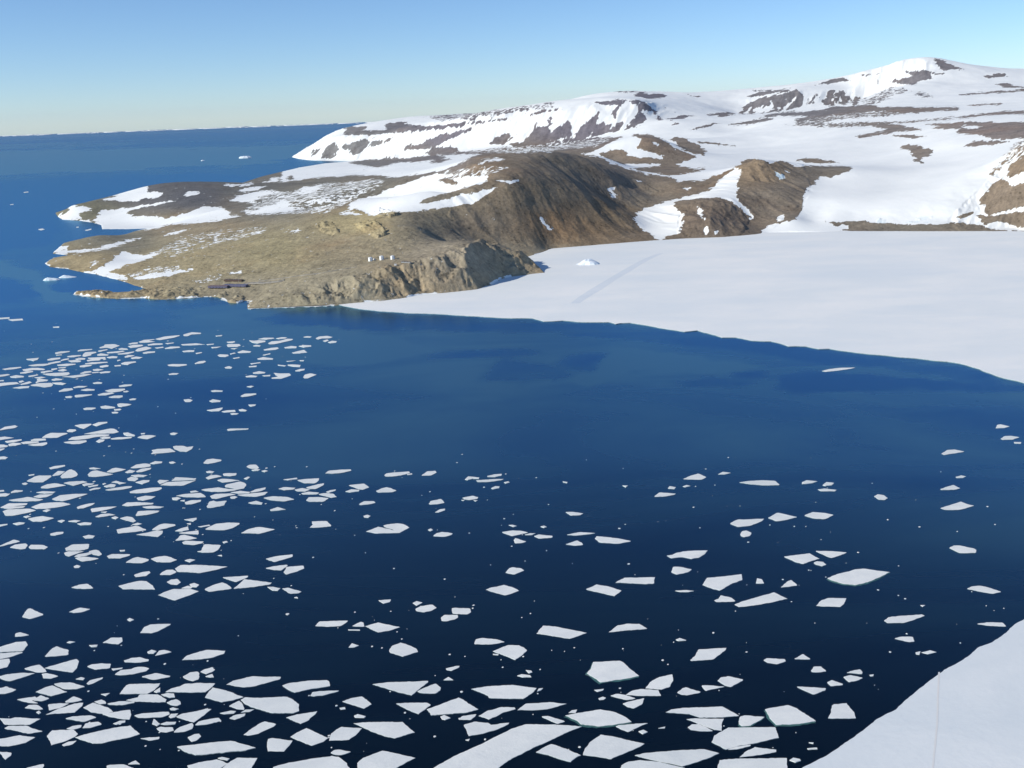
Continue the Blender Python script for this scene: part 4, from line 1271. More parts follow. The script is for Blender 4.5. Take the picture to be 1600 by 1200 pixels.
# ------------------------------------------------------------------ materials
def mat_land():
    k = NT('snow_and_rock')
    sn = k.n('ShaderNodeAttribute', attribute_name='snow').outputs['Fac']
    rc = k.n('ShaderNodeAttribute', attribute_name='rock').outputs['Color']
    p = k.pos()
    n1 = k.noise(p, 1 / 17, 7, .68); n2 = k.noise(p, 1 / 140, 6, .6)
    edge = k.math('ADD', sn, k.math('MULTIPLY', k.math('SUBTRACT', n1, .5), .55))
    thin = k.noise(p, 1 / 3.5, 4, .7)
    fac = k.ramp(k.math('ADD', edge, k.math('MULTIPLY', k.math('SUBTRACT', thin, .5), .22)), [(.42, 0.0), (.60, 1.0)])
    # rock: patches of lighter and darker ground, boulders, rusty streaks
    a = k.noise(p, 1 / 9, 9, .7); b = k.noise(p, 1 / 70, 7, .62, .6); c = k.noise(p, 1 / 330, 5, .6)
    tone = k.ramp(a, [(.30, .68), (.5, 1.01), (.70, 1.32)])
    tone2 = k.ramp(b, [(.3, .76), (.55, 1.0), (.75, 1.24)])
    rk = k.mix(1.0, k.mix(1.0, rc, tone, 'MULTIPLY'), tone2, 'MULTIPLY')
    vo = k.n('ShaderNodeTexVoronoi', Scale=1 / 13, Randomness=1.0); k.l(p, vo.inputs['Vector'])
    bould = k.ramp(k.math('ADD', vo.outputs['Distance'], k.math('MULTIPLY', k.math('SUBTRACT', b, .5), 1.2)), [(.10, .60), (.22, 1.0)])
    pale = k.ramp(k.noise(p, 1 / 22, 6, .75), [(.60, 1.0), (.72, 1.42)])
    rk = k.mix(1.0, k.mix(1.0, rk, bould, 'MULTIPLY'), pale, 'MULTIPLY')
    rust = k.ramp(c, [(.5, 0.0), (.68, .26)])
    rk = k.mix(rust, rk, k.mix(1.0, rk, (1.25, .9, .66), 'MULTIPLY'))
    sn_c = k.mix(k.ramp(n2, [(.35, 0.0), (.7, 1.0)]), (.82, .84, .82), (.89, .90, .87))
    bl = k.n('ShaderNodeAttribute', attribute_name='blue_ice_shade').outputs['Fac']
    sn_c = k.mix(k.math('MULTIPLY', bl, k.ramp(n1, [(.35, .25), (.62, 1.0)])), sn_c, (.52, .68, .74))
    colr = k.mix(fac, rk, sn_c)
    bs = k.bsdf(Roughness=.85)
    bs.inputs['Specular IOR Level'].default_value = .15
    k.l(colr, bs.inputs['Base Color'])
    rough = k.math('MULTIPLY', k.math('SUBTRACT', 1.0, k.math('MULTIPLY', fac, .8)), 1.0)
    hh = k.math('MULTIPLY', k.math('ADD', k.math('MULTIPLY', a, 2.2), k.math('MULTIPLY', n1, 5.0)), rough)
    k.l(k.bump(hh, .62, 1.1), bs.inputs['Normal'])
    return k.m

def mat_water():
    k = NT('sea_water')
    p = k.pos()
    # wind-ruffled lanes and smooth slicks on the sea
    q = k.mapping(p, (1 / 700, 1 / 260, 1), (0, 0, -.12)); w1 = k.noise(q, 1.0, 5, .55, .9)
    q2 = k.mapping(p, (1 / 14000, 1 / 4200, 1), (0, 0, .05)); w2 = k.noise(q2, 1.0, 3, .45, .5)
    # the bay behind the point is sheltered from the wind
    sub = k.n('ShaderNodeVectorMath', operation='SUBTRACT'); k.l(p, sub.inputs[0]); sub.inputs[1].default_value = (250, 1750, 0)
    ln = k.n('ShaderNodeVectorMath', operation='LENGTH'); k.l(sub.outputs[0], ln.inputs[0])
    shelter = k.ramp(k.math('DIVIDE', ln.outputs['Value'], 3000.0), [(.15, 1.0), (.75, 0.0)])
    far = k.math('ADD', k.math('MULTIPLY', w1, .35), k.math('MULTIPLY', w2, .65))
    near = k.math('ADD', k.math('MULTIPLY', k.math('SUBTRACT', w1, .5), .8), .57)
    sep = k.n('ShaderNodeSeparateXYZ'); k.l(p, sep.inputs[0])
    yy = k.math('DIVIDE', k.math('ADD', sep.outputs['Y'], k.math('MULTIPLY', k.math('SUBTRACT', w2, .5), 9000.0)), 30000.0, True)
    far = k.math('ADD', k.math('MULTIPLY', far, .5), k.ramp(yy, [(.2, .22), (.64, .22)]))
    mixn = k.n('ShaderNodeMix', data_type='FLOAT')
    slick_reflection = k.n('ShaderNodeAttribute', attribute_name='slick_reflection').outputs['Fac']
    lane = k.ramp(k.math('ADD', mixn.outputs[0], slick_reflection), [(.40, 0.0), (.64, 1.0)])
    k.l(shelter, mixn.inputs[0]); k.l(far, mixn.inputs[2]); k.l(near, mixn.inputs[3])
    r1 = k.noise(p, 1 / 5, 6, .66); r2 = k.noise(k.mapping(p, (1 / 38, 1 / 22, 1)), 1.0, 4, .55)
    nrm = k.bump(k.math('ADD', k.math('MULTIPLY', r1, .22), k.math('MULTIPLY', r2, .55)), .3, 1.0)
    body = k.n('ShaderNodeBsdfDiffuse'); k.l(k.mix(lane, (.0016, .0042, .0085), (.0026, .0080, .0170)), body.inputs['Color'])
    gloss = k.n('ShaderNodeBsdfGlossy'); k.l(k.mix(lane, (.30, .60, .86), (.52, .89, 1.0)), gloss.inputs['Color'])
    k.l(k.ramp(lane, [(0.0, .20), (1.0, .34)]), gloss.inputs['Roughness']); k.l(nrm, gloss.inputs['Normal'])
    fr = k.n('ShaderNodeFresnel', IOR=1.36)
    fac = k.ramp(fr.outputs[0], [(.02, .004), (.042, .024), (.075, .130), (.15, .39), (.40, .64), (1.0, .60)])
    mx = k.n('ShaderNodeMixShader'); k.l(fac, mx.inputs[0]); k.l(body.outputs[0], mx.inputs[1]); k.l(gloss.outputs[0], mx.inputs[2])
    k.l(mx.outputs[0], k.out.inputs['Surface'])
    return k.m

def mat_ice(name, c0, c1, c2, sc=1.0):
    k = NT(name); p = k.pos()
    a = k.noise(k.mapping(p, (1 / 60 * sc, 1 / 40 * sc, 1 / 40)), 1.0, 6, .6, .3); b = k.noise(p, 1 / 4.5 * sc, 6, .65); c = k.noise(k.mapping(p, (1 / 420, 1 / 160, 1), (0, 0, .3)), 1.0, 5, .55)
    base = k.mix(k.ramp(a, [(.36, 0.0), (.64, 1.0)]), c0, c1)
    base = k.mix(k.ramp(c, [(.45, 0.0), (.68, .55)]), base, c2)
    base = k.mix(k.ramp(b, [(.30, .30), (.48, 0.0)]), base, c2)
    bs = k.bsdf(Roughness=.8); bs.inputs['Specular IOR Level'].default_value = .2
    k.l(base, bs.inputs['Base Color'])
    k.l(k.bump(k.math('ADD', k.math('MULTIPLY', a, 1.2), k.math('MULTIPLY', b, .35)), .45, 1.0), bs.inputs['Normal'])
    return k.m

def mat_plain(name, c, rough=.6, metal=0.0, var=.12, sc=.8):
    k = NT(name); p = k.objco()
    n = k.noise(p, sc, 5, .6)
    bs = k.bsdf(Roughness=rough, Metallic=metal)
    k.l(k.mix(1.0, (*c, 1), k.ramp(n, [(.3, 1 - var), (.7, 1 + var)]), 'MULTIPLY'), bs.inputs['Base Color'])
    return k.m

M_LAND = mat_land(); M_WATER = mat_water()
M_FLOE = mat_ice('floe_snow', (.76, .77, .74), (.86, .86, .81), (.60, .64, .63), 2.6)
M_FAST = mat_ice('bay_ice_snow', (.80, .825, .81), (.89, .885, .845), (.73, .78, .795), .25)
M_NEAR = mat_ice('fast_ice_snow', (.73, .765, .765), (.80, .82, .805), (.66, .715, .73), .8)
M_BERG = mat_ice('glacier_ice', (.80, .86, .90), (.86, .88, .90), (.50, .70, .82), 2.0)
M_EDGE = mat_plain('dark_ice_edge', (.30, .36, .38), .5, 0, .3, .3)  # darker grey-blue for the slab sides
M_SHELF = mat_plain('ice_under_water', (.045, .13, .115), .3, 0, .3, .2)
M_RUNWAY = mat_ice('scraped_ice', (.71, .755, .775), (.76, .79, .80), (.68, .73, .76), .6)
M_TRACK = mat_ice('packed_snow', (.74, .74, .72), (.78, .76, .73), (.70, .68, .63), .6)

# ------------------------------------------------------------------ the air
def haze():
    k = NT('sea_air')
    v = k.n('ShaderNodeVolumePrincipled', Density=0.35e-5, Anisotropy=0.0)
    v.inputs['Color'].default_value = (.80, .88, 1.0, 1)
    k.l(v.outputs[0], k.out.inputs['Volume'])
    x, y0, y1, z0, z1 = 95000, -5000, 64000, -40, 1100
    o = mesh_obj('haze', [(-x, y0, z0), (x, y0, z0), (x, y1, z0), (-x, y1, z0), (-x, y0, z1), (x, y0, z1), (x, y1, z1), (-x, y1, z1)],
                 [(0, 3, 2, 1), (4, 5, 6, 7), (0, 1, 5, 4), (1, 2, 6, 5), (2, 3, 7, 6), (3, 0, 4, 7)], k.m)
    tag(o, kind='stuff')
haze()

# ------------------------------------------------------------------ sea
# smooth slicks (+), wind-ruffled patches (-); dark strips by headland and ice edge paint reflections
SLICKS_REFLECTIONS = """
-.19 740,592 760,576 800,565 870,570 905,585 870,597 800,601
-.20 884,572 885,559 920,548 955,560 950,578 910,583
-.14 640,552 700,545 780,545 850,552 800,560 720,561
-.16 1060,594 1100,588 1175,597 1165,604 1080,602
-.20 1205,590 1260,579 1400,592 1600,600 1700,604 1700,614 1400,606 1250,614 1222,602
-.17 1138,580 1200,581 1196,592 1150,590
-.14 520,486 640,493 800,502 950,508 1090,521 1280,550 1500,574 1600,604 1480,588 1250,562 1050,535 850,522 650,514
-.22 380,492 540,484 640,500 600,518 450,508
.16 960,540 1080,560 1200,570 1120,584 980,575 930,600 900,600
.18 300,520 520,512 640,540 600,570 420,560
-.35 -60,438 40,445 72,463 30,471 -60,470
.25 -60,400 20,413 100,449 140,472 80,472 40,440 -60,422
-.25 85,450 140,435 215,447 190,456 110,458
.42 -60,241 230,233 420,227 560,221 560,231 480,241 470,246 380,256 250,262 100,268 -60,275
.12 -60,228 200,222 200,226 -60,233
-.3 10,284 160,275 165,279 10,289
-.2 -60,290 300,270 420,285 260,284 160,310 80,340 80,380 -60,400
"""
def build_water():
    ys = np.concatenate([[-4000, -1500, 0], np.exp(np.linspace(math.log(300), math.log(60000), 420))])
    ts = np.concatenate([np.linspace(-1.6, -.62, 24)[:-1], np.linspace(-.62, .62, 420), np.linspace(.62, 1.6, 24)[1:]])
    T, Y = np.meshgrid(ts, ys); X = T * (np.maximum(Y, 0) + 1800 * (1 - smooth(300, 2500, Y)))
    px, py = project(X, np.maximum(Y, 100), np.zeros_like(X))
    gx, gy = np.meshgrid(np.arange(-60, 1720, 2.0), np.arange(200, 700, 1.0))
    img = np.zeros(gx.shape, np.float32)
    for line in SLICKS_REFLECTIONS.strip().splitlines():
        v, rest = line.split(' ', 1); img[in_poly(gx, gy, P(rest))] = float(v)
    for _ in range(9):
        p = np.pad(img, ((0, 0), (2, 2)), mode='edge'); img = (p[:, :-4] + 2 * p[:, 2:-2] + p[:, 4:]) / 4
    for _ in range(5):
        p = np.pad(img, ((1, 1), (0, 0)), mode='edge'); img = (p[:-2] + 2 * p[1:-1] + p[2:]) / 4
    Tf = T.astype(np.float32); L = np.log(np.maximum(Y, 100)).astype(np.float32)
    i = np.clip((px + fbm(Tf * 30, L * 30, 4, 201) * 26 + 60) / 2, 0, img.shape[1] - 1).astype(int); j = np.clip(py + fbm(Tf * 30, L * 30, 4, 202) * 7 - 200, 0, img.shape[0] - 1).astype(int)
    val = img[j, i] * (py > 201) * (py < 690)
    n, m = X.shape; idx = np.arange(n * m).reshape(n, m)
    q = np.stack([idx[:-1, :-1], idx[:-1, 1:], idx[1:, 1:], idx[1:, :-1]], -1).reshape(-1, 4)
    me = bpy.data.meshes.new('water')
    me.vertices.add(n * m); me.vertices.foreach_set('co', np.stack([X, Y, X * 0], -1).astype(np.float32).reshape(-1))
    me.loops.add(q.size); me.loops.foreach_set('vertex_index', q.reshape(-1).astype(np.int32))
    me.polygons.add(len(q)); me.polygons.foreach_set('loop_start', np.arange(0, q.size, 4, dtype=np.int32)); me.polygons.foreach_set('loop_total', np.full(len(q), 4, np.int32))
    at = me.attributes.new('slick_reflection', 'FLOAT', 'POINT'); at.data.foreach_set('value', val.reshape(-1).astype(np.float32))
    me.update(calc_edges=True); me.materials.append(M_WATER)
    return link(bpy.data.objects.new('water', me))
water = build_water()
tag(water, kind='structure')

# ------------------------------------------------------------------ land
cols, Yr, LX, LY, LZ, SN, RC, BL = build_land()
def build_land_mesh():
    nr, nc = LX.shape
    idx = np.arange(nr * nc).reshape(nr, nc)
    q = np.stack([idx[:-1, :-1], idx[:-1, 1:], idx[1:, 1:], idx[1:, :-1]], -1).reshape(-1, 4)
    z = LZ.reshape(-1)
    q = q[z[q].max(axis=1) > -3.0]
    used = np.zeros(nr * nc, bool); used[q.reshape(-1)] = True
    remap = np.cumsum(used) - 1
    q = remap[q]
    co = np.stack([LX.reshape(-1), LY.reshape(-1), z], -1)[used].astype(np.float32)
    me = bpy.data.meshes.new('terrain')
    me.vertices.add(len(co)); me.vertices.foreach_set('co', co.reshape(-1))
    me.loops.add(q.size); me.loops.foreach_set('vertex_index', q.reshape(-1).astype(np.int32))
    me.polygons.add(len(q)); me.polygons.foreach_set('loop_start', np.arange(0, q.size, 4, dtype=np.int32))
    me.polygons.foreach_set('loop_total', np.full(len(q), 4, np.int32))
    me.polygons.foreach_set('use_smooth', np.ones(len(q), bool))
    a = me.attributes.new('snow', 'FLOAT', 'POINT'); a.data.foreach_set('value', SN.reshape(-1)[used].astype(np.float32))
    a = me.attributes.new('blue_ice_shade', 'FLOAT', 'POINT'); a.data.foreach_set('value', BL.reshape(-1)[used].astype(np.float32))
    c = me.attributes.new('rock', 'FLOAT_COLOR', 'POINT')
    rgba = np.ones((used.sum(), 4), np.float32); rgba[:, :3] = RC.reshape(-1, 3)[used]
    c.data.foreach_set('color', rgba.reshape(-1))
    me.update(calc_edges=True); me.materials.append(M_LAND)
    return tag(link(bpy.data.objects.new('terrain', me)), kind='structure')
terrain = build_land_mesh()

def drape(px, py):
    """the point of the land seen at a photo position"""
    t, s = ray(px, py); t = float(t); s = float(s)
    k = int(np.clip(np.searchsorted(cols, t), 1, len(cols) - 1)); f = (t - cols[k - 1]) / (cols[k] - cols[k - 1])
    z = LZ[:, k - 1] * (1 - f) + LZ[:, k] * f
    sg = (np.maximum(z, 0) - H) / Yr
    hit = np.nonzero(sg >= s)[0]
    i = int(hit[0]) if len(hit) else len(Yr) - 1
    if i == 0: return t * Yr[0], Yr[0], 0.0
    g = (s - sg[i - 1]) / (sg[i] - sg[i - 1] + 1e-12); y = Yr[i - 1] + g * (Yr[i] - Yr[i - 1])
    return t * y, y, H + s * y
def height(x, y):
    t = x / y
    k = int(np.clip(np.searchsorted(cols, t), 1, len(cols) - 1)); f = (t - cols[k - 1]) / (cols[k] - cols[k - 1])
    j = int(np.clip(np.searchsorted(Yr, y), 1, len(Yr) - 1)); g = (y - Yr[j - 1]) / (Yr[j] - Yr[j - 1])
    a = LZ[j - 1, k - 1] * (1 - f) + LZ[j - 1, k] * f; b = LZ[j, k - 1] * (1 - f) + LZ[j, k] * f
    return float(a * (1 - g) + b * g)

# ------------------------------------------------------------------ slabs of ice: an outline on the water, given a thickness and a worn edge
def ragged(pts, seg, amp, seed):
    """break the sides of an outline into short pieces with small random bays"""
    r = random.Random(seed); out = []
    n = len(pts)
    for i in range(n):
        (x0, y0), (x1, y1) = pts[i], pts[(i + 1) % n]
        L = math.hypot(x1 - x0, y1 - y0)
        if L < 1e-6: continue
        m = max(1, min(60, int(L / seg)))
        nx, ny = -(y1 - y0) / L, (x1 - x0) / L
        off = 0.0
        for j in range(m):
            f = j / m
            if j == 0: o = 0.0
            else:
                off = off * .55 + r.uniform(-1, 1) * amp * (1.6 if r.random() < .12 else .8); o = off
            out.append((x0 + (x1 - x0) * f + nx * o, y0 + (y1 - y0) * f + ny * o))
    return out
def rounded(pts, c):
    out = []
    for i in range(len(pts)):
        (x0, y0), (x1, y1) = pts[i], pts[(i + 1) % len(pts)]
        out += [(x0 + (x1 - x0) * c, y0 + (y1 - y0) * c), (x1 + (x0 - x1) * c, y1 + (y0 - y1) * c)]
    return out
def slab(name, pts, top, mat, parent=None, origin=None, bottom=-1.0, worn=.25):
    ar = sum(pts[i][0] * pts[(i + 1) % len(pts)][1] - pts[(i + 1) % len(pts)][0] * pts[i][1] for i in range(len(pts)))
    if ar < 0: pts = pts[::-1]
    ox, oy = origin if origin else (0.0, 0.0)
    n = len(pts); cx = sum(p[0] for p in pts) / n; cy = sum(p[1] for p in pts) / n
    v = []
    for x, y in pts: v.append((x - ox, y - oy, bottom))
    for x, y in pts: v.append((x - ox, y - oy, top - worn))
    for x, y in pts:
        d = math.hypot(x - cx, y - cy) + 1e-6; k = min(.1, worn * .8 / d)
        v.append((x - ox + (cx - x) * k, y - oy + (cy - y) * k, top))
    f = [tuple(range(2 * n, 3 * n))]
    for i in range(n):
        j = (i + 1) % n
        f.append((i, j, n + j, n + i)); f.append((n + i, n + j, 2 * n + j, 2 * n + i))
    o = mesh_obj(name, v, f, mat, parent)
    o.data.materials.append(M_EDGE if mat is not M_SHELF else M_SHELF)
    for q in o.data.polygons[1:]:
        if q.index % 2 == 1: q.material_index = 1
    if not parent: o.location = (ox, oy, 0)
    return o
def gl(s, z=0.0): return [tuple(float(v) for v in ground(*p, z)) for p in (P(s) if isinstance(s, str) else s)]

bay = gl(P("525,476 545,480 560,483 590,486.5 615,488 640,490 680,491 720,493.5 760,496 800,498 832,498 850,503 866,502.5 880,501.5 910,504 952,504 962,507 970,505.5 985,505 1005,508 1030,513 1050,516 1070,519 1090,517 1105,521 1128,528 1150,528 1175,533 1205,534 1218,537 1232,542 1245,541.5 1260,542 1280,546 1296,545.5 1310,548 1350,553 1400,558 1440,561.5 1470,565 1490,567 1515,573 1540,582 1570,592 1600,599 1700,630 1900,690 2300,760 2400,600 2400,357 2000,354 1600,357 1300,355 1100,366 950,374 862,382 800,398 760,436 700,450 600,463"))
front = ragged(ragged(bay, 60, 5.0, 5), 9, 1.5, 6)
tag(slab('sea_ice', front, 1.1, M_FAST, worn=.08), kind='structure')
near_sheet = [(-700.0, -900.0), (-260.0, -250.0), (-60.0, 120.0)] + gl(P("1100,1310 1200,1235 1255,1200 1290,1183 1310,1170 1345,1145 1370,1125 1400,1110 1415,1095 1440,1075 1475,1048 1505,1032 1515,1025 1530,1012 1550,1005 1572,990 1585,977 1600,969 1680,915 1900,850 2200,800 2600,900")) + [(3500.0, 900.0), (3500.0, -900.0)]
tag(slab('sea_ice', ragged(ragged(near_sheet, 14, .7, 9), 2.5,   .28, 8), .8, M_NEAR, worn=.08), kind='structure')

def ribbon(name, left, rightp, z, mat):
    a = gl(left, z); b = gl(rightp, z); n = len(a)
    v = [(x, y, z) for x, y in a] + [(x, y, z) for x, y in b]
    o = mesh_obj(name, v, [(i, i + 1, n + i + 1, n + i) for i in range(n - 1)], mat); tag(o, kind='structure'); return o
ribbon('ice_runway', "1026,396.5 1006,404.5 991,412 970,424 948,437 925,450.5 905,463.5 891,474", "1037,395.5 1018,404 1005,411 985,424 962,437 943,450.5 921,463.5 905,474", 1.16, M_RUNWAY)
ribbon('snow_track', "1466,1050 1464,1090 1463,1130 1460,1160 1456,1199 1452,1240", "1468.6,1050 1466.8,1090 1465.9,1130 1463,1160 1459,1199 1455,1240", 0.86, M_TRACK)

# ledge of ice left along the foot of the rocks
def shore_ice(line, w, seed):
    r = random.Random(seed); g = gl(line); out = []
    inner = []
    for i in range(len(g) - 1):
        (x0, y0), (x1, y1) = g[i], g[i + 1]; L = math.hypot(x1 - x0, y1 - y0); m = max(1, int(L / 7))
        for j in range(m):
            f = j / m; x = x0 + (x1 - x0) * f; y = y0 + (y1 - y0) * f
            out.append((x + r.uniform(-1, 1), y - w * r.choice((.35, .7, 1.0, 1.2)) * r.uniform(.6, 1.1))); inner.append((x, y + 9))
    slab_o = slab('shore_ice', out + inner[::-1], .9, M_FLOE, worn=.05)
    tag(slab_o, kind='structure')
for k, (line, w) in enumerate((("388,482.5 415,481.5 440,480.5 470,479.5 500,478.5 528,477", 8), ("116,459.5 130,462.5 150,464.5 166,465.5", 9), ("190,466.5 210,466.5 225,465.5", 7), ("262,467.5 280,466.5 300,465.5 320,463.5", 7), ("346,468 358,472", 6), ("386,474 392,471", 7), ("205,441 222,445 240,447", 6))): shore_ice(line, w, 60 + k)

# ------------------------------------------------------------------ the floes
def parea(p): return abs(sum(p[i][0] * p[(i + 1) % len(p)][1] - p[(i + 1) % len(p)][0] * p[i][1] for i in range(len(p)))) / 2
FLOES = sorted(read_floes(), key=lambda p: -parea(p))
BIG, SMALL = FLOES[:300], FLOES[300:]
LABELS = floe_labels(BIG)
GREEN = P("1318,905 960,1125 960,1060 1165,1128 1205,1120")     # these show a pale green foot under the water
for i, p in enumerate(BIG):
    g = gl(p)
    cx = sum(q[0] for q in g) / len(g); cy = sum(q[1] for q in g) / len(g)
    d = cy
    top = .26 + .2 * rng.random() + (.12 if parea(p) > 900 else 0)
    if parea(p) < 420: g = rounded(g, .08)
    pts = ragged(g, max(1.4, d / 560), .16 + d / 5200, 100 + i)
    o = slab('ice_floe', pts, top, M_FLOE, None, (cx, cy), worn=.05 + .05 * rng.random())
    tag(o, LABELS[i], 'ice floe', 'drifting ice floes')
    if any(in_poly(np.array(gx), np.array(gy), p) for gx, gy in GREEN):
        foot = [(cx + (x - cx) * 1.03 - .8, cy + (y - cy) * 1.04 - 1.1) for x, y in g]
        slab('ice_foot', ragged(foot, 2.5, .8, 900 + i), .05, M_SHELF, o, (cx, cy), bottom=-.9, worn=.03)

# the crumbs between them: too small and too many to tell apart
def brash():
    V, F = [], []
    def crumb(pts, top):
        b = len(V); n = len(pts)
        for x, y in pts: V.append((x, y, -.3))
        for x, y in pts: V.append((x, y, top))
        F.append(tuple(range(b + n, b + 2 * n)))
        for k in range(n):
            j = (k + 1) % n; F.append((b + k, b + j, b + n + j, b + n + k))
    for k, p in enumerate(SMALL):
        g = ragged(gl(p), 2.2, .25, 3000 + k)
        if sum(g[i][0] * g[(i + 1) % len(g)][1] - g[(i + 1) % len(g)][0] * g[i][1] for i in range(len(g))) < 0: g = g[::-1]
        crumb(g, .3 + .25 * rng.random())
    r = random.Random(21)
    spots_ = []
    for _ in range(260):
        p = r.choice(BIG + SMALL); px = sum(q[0] for q in p) / len(p) + r.gauss(0, 38); py = sum(q[1] for q in p) / len(p) + r.gauss(0, 22)
        spots_.append((px, py))
    for _ in range(150): spots_.append((r.uniform(420, 1580), r.uniform(690, 1190)))
    for px, py in spots_:
        if py < 500 or px < -40 or px > 1640 or py > 1230: continue
        if px > 1230 + (1200 - py) * 1.55: continue
        x, y = (float(v) for v in ground(px, py))
        if any(in_poly(np.array(px), np.array(py), p) for p in BIG[:60]): continue
        s = r.uniform(.2, .95) ** 1.3 * (0.7 + y / 1700) * (1.6 if r.random() < .12 else 1)
        n = r.randint(5, 7); a0 = r.random() * 6.3
        crumb([(x + math.cos(a0 + k * 6.283 / n) * s * r.uniform(.7, 1.2), y + math.sin(a0 + k * 6.283 / n) * s * r.uniform(.7, 1.2)) for k in range(n)], r.uniform(.15, .4))
    tag(mesh_obj('brash_ice', V, F, M_FLOE), kind='stuff')
brash()

# ------------------------------------------------------------------ icebergs
def berg(name, outline, prof, seed, label, cat='iceberg', mat=None):
    """outline on the water plus a height profile along x (0..1); upright faceted sides"""
    r = random.Random(seed); n = len(outline)
    xs = [p[0] for p in outline]; x0, x1 = min(xs), max(xs)
    cx = sum(xs) / n; cy = sum(p[1] for p in outline) / n
    def hgt(x): return float(np.interp((x - x0) / (x1 - x0), [q[0] for q in prof], [q[1] for q in prof]))
    V, F = [], []; rings = [1.0, .93, .74, .45, .2]; lift = [0.0, .62, .9, 1.0, 1.02]
    V += [(x - cx, y - cy, -2.0) for x, y in outline]
    for kk, (s, h) in enumerate(zip(rings, lift)):
        for x, y in outline:
            xx = cx + (x - cx) * s; yy = cy + (y - cy) * s
            V.append((xx - cx, yy - cy, hgt(xx) * h * r.uniform(.86, 1.12) + (0.2 if kk == 0 else 0)))
    V.append((0, 0, hgt(cx) * 1.02)); L = len(V) - 1
    for k in range(len(rings)):
        for i in range(n):
            j = (i + 1) % n; a = k * n
            F.append((a + i, a + j, a + n + j, a + n + i))
    a = len(rings) * n
    for i in range(n): F.append((a + i, a + (i + 1) % n, L))
    o = mesh_obj(name, V, F, mat or M_BERG); o.location = (cx, cy, 0)
    tag(o, label, cat); return o
def oval(px0, px1, py, depth, n, seed):
    r = random.Random(seed)
    (a, ya), (b, yb) = ground(px0, py), ground(px1, py)
    cx, cy = (a + b) / 2, (ya + yb) / 2 + depth / 2; w = (b - a) / 2
    return [(cx + math.cos(k / n * 6.283) * w * r.uniform(.86, 1.04), cy + math.sin(k / n * 6.283) * depth / 2 * r.uniform(.8, 1.1)) for k in range(n)]
berg('iceberg', oval(898, 942, 415, 46, 17, 3), [(0, .8), (.22, 4.5), (.36, 11), (.62, 12.5), (.8, 8), (1, 1.2)], 4, 'small white iceberg with a bluish right side, frozen into the smooth bay ice')
berg('iceberg', oval(372, 389.5, 247.5, 120, 15, 5), [(0, 17), (.3, 21), (.8, 20), (1, 14)], 6, 'flat-topped white iceberg far out on the open sea')
berg('iceberg', oval(313.5, 319, 251.5, 40, 11, 7), [(0, 5), (.5, 9), (1, 4)], 8, 'tiny white iceberg far out at sea, left of the flat-topped one')
berg('iceberg', oval(65, 92, 438.5, 20, 15, 9), [(0, 1), (.25, 7.5), (.55, 5), (.8, 4), (1, 1)], 10, 'low jagged iceberg aground in the small cove beside the rocky point')
berg('iceberg', oval(91, 116, 434.5, 22, 15, 11), [(0, 2), (.3, 7), (.6, 3.5), (1, .6)], 12, 'narrow pointed iceberg touching the right end of the low jagged one')

# pack ice along the horizon
def pack():
    r = random.Random(31); V, F = [], []
    for row in range(3):
        Y = 54000 + row * 2000; x = -34000.0
        while x < 4000:
            w = r.uniform(150, 1500); h = r.uniform(12, 26) * (1 if r.random() < .9 else 1.5); d = r.uniform(200, 900)
            y = Y + r.uniform(-600, 600); b = len(V)
            n = 9
            for k in range(n):
                a = k / n * 6.283; V.append((x + w / 2 + math.cos(a) * w / 2 * r.uniform(.85, 1.05), y + math.sin(a) * d / 2, -2))
            for k in range(n): q = V[b + k]; V.append((x + w / 2 + (q[0] - x - w / 2) * .94, y + (q[1] - y) * .94, h * r.uniform(.55, 1.1)))
            F.append(tuple(range(b + n, b + 2 * n)))
            for k in range(n): j = (k + 1) % n; F.append((b + k, b + j, b + n + j, b + n + k))
            x += w * r.uniform(.9, 1.25)
    tag(mesh_obj('pack_ice', V, F, M_FLOE), kind='stuff')
pack()
# ------------------------------------------------------------------ the research station on the point
M_TANK = mat_plain('white_paint', (.78, .79, .76), .5, 0, .06)
M_BLUE = mat_plain('blue_cladding', (.13, .125, .20), .5, 0, .1)
M_RED = mat_plain('red_cladding', (.22, .14, .11), .5, 0, .1)
M_DARK = mat_plain('dark_brown_cladding', (.085, .048, .035), .6, 0, .15)
M_GREY = mat_plain('grey_metal', (.30, .31, .31), .5, .3, .1)
M_GLASS = mat_plain('window_glass', (.02, .025, .03), .1, 0, .05)
M_ROAD = mat_plain('gravel_road', (.26, .24, .20), .9, 0, .2, .1)

def lathe(prof, n=24):
    V, F = [], []
    for r, z in prof:
        for k in range(n): a = k / n * 2 * math.pi; V.append((r * math.cos(a), r * math.sin(a), z))
    for i in range(len(prof) - 1):
        for k in range(n): j = (k + 1) % n; F.append((i * n + k, i * n + j, (i + 1) * n + j, (i + 1) * n + k))
    F.append(tuple(range((len(prof) - 1) * n, len(prof) * n)))
    return V, F
def boxm(x0, x1, y0, y1, z0, z1):
    return [(x0, y0, z0), (x1, y0, z0), (x1, y1, z0), (x0, y1, z0), (x0, y0, z1), (x1, y0, z1), (x1, y1, z1), (x0, y1, z1)], [(0, 3, 2, 1), (4, 5, 6, 7), (0, 1, 5, 4), (1, 2, 6, 5), (2, 3, 7, 6), (3, 0, 4, 7)]
def empty(name, loc, rz=0.0):
    o = link(bpy.data.objects.new(name, None)); o.location = loc; o.rotation_euler = (0, 0, rz); return o
def part(name, parent, vf, mat, sm=False): return mesh_obj(name, vf[0], vf[1], mat, parent, sm)

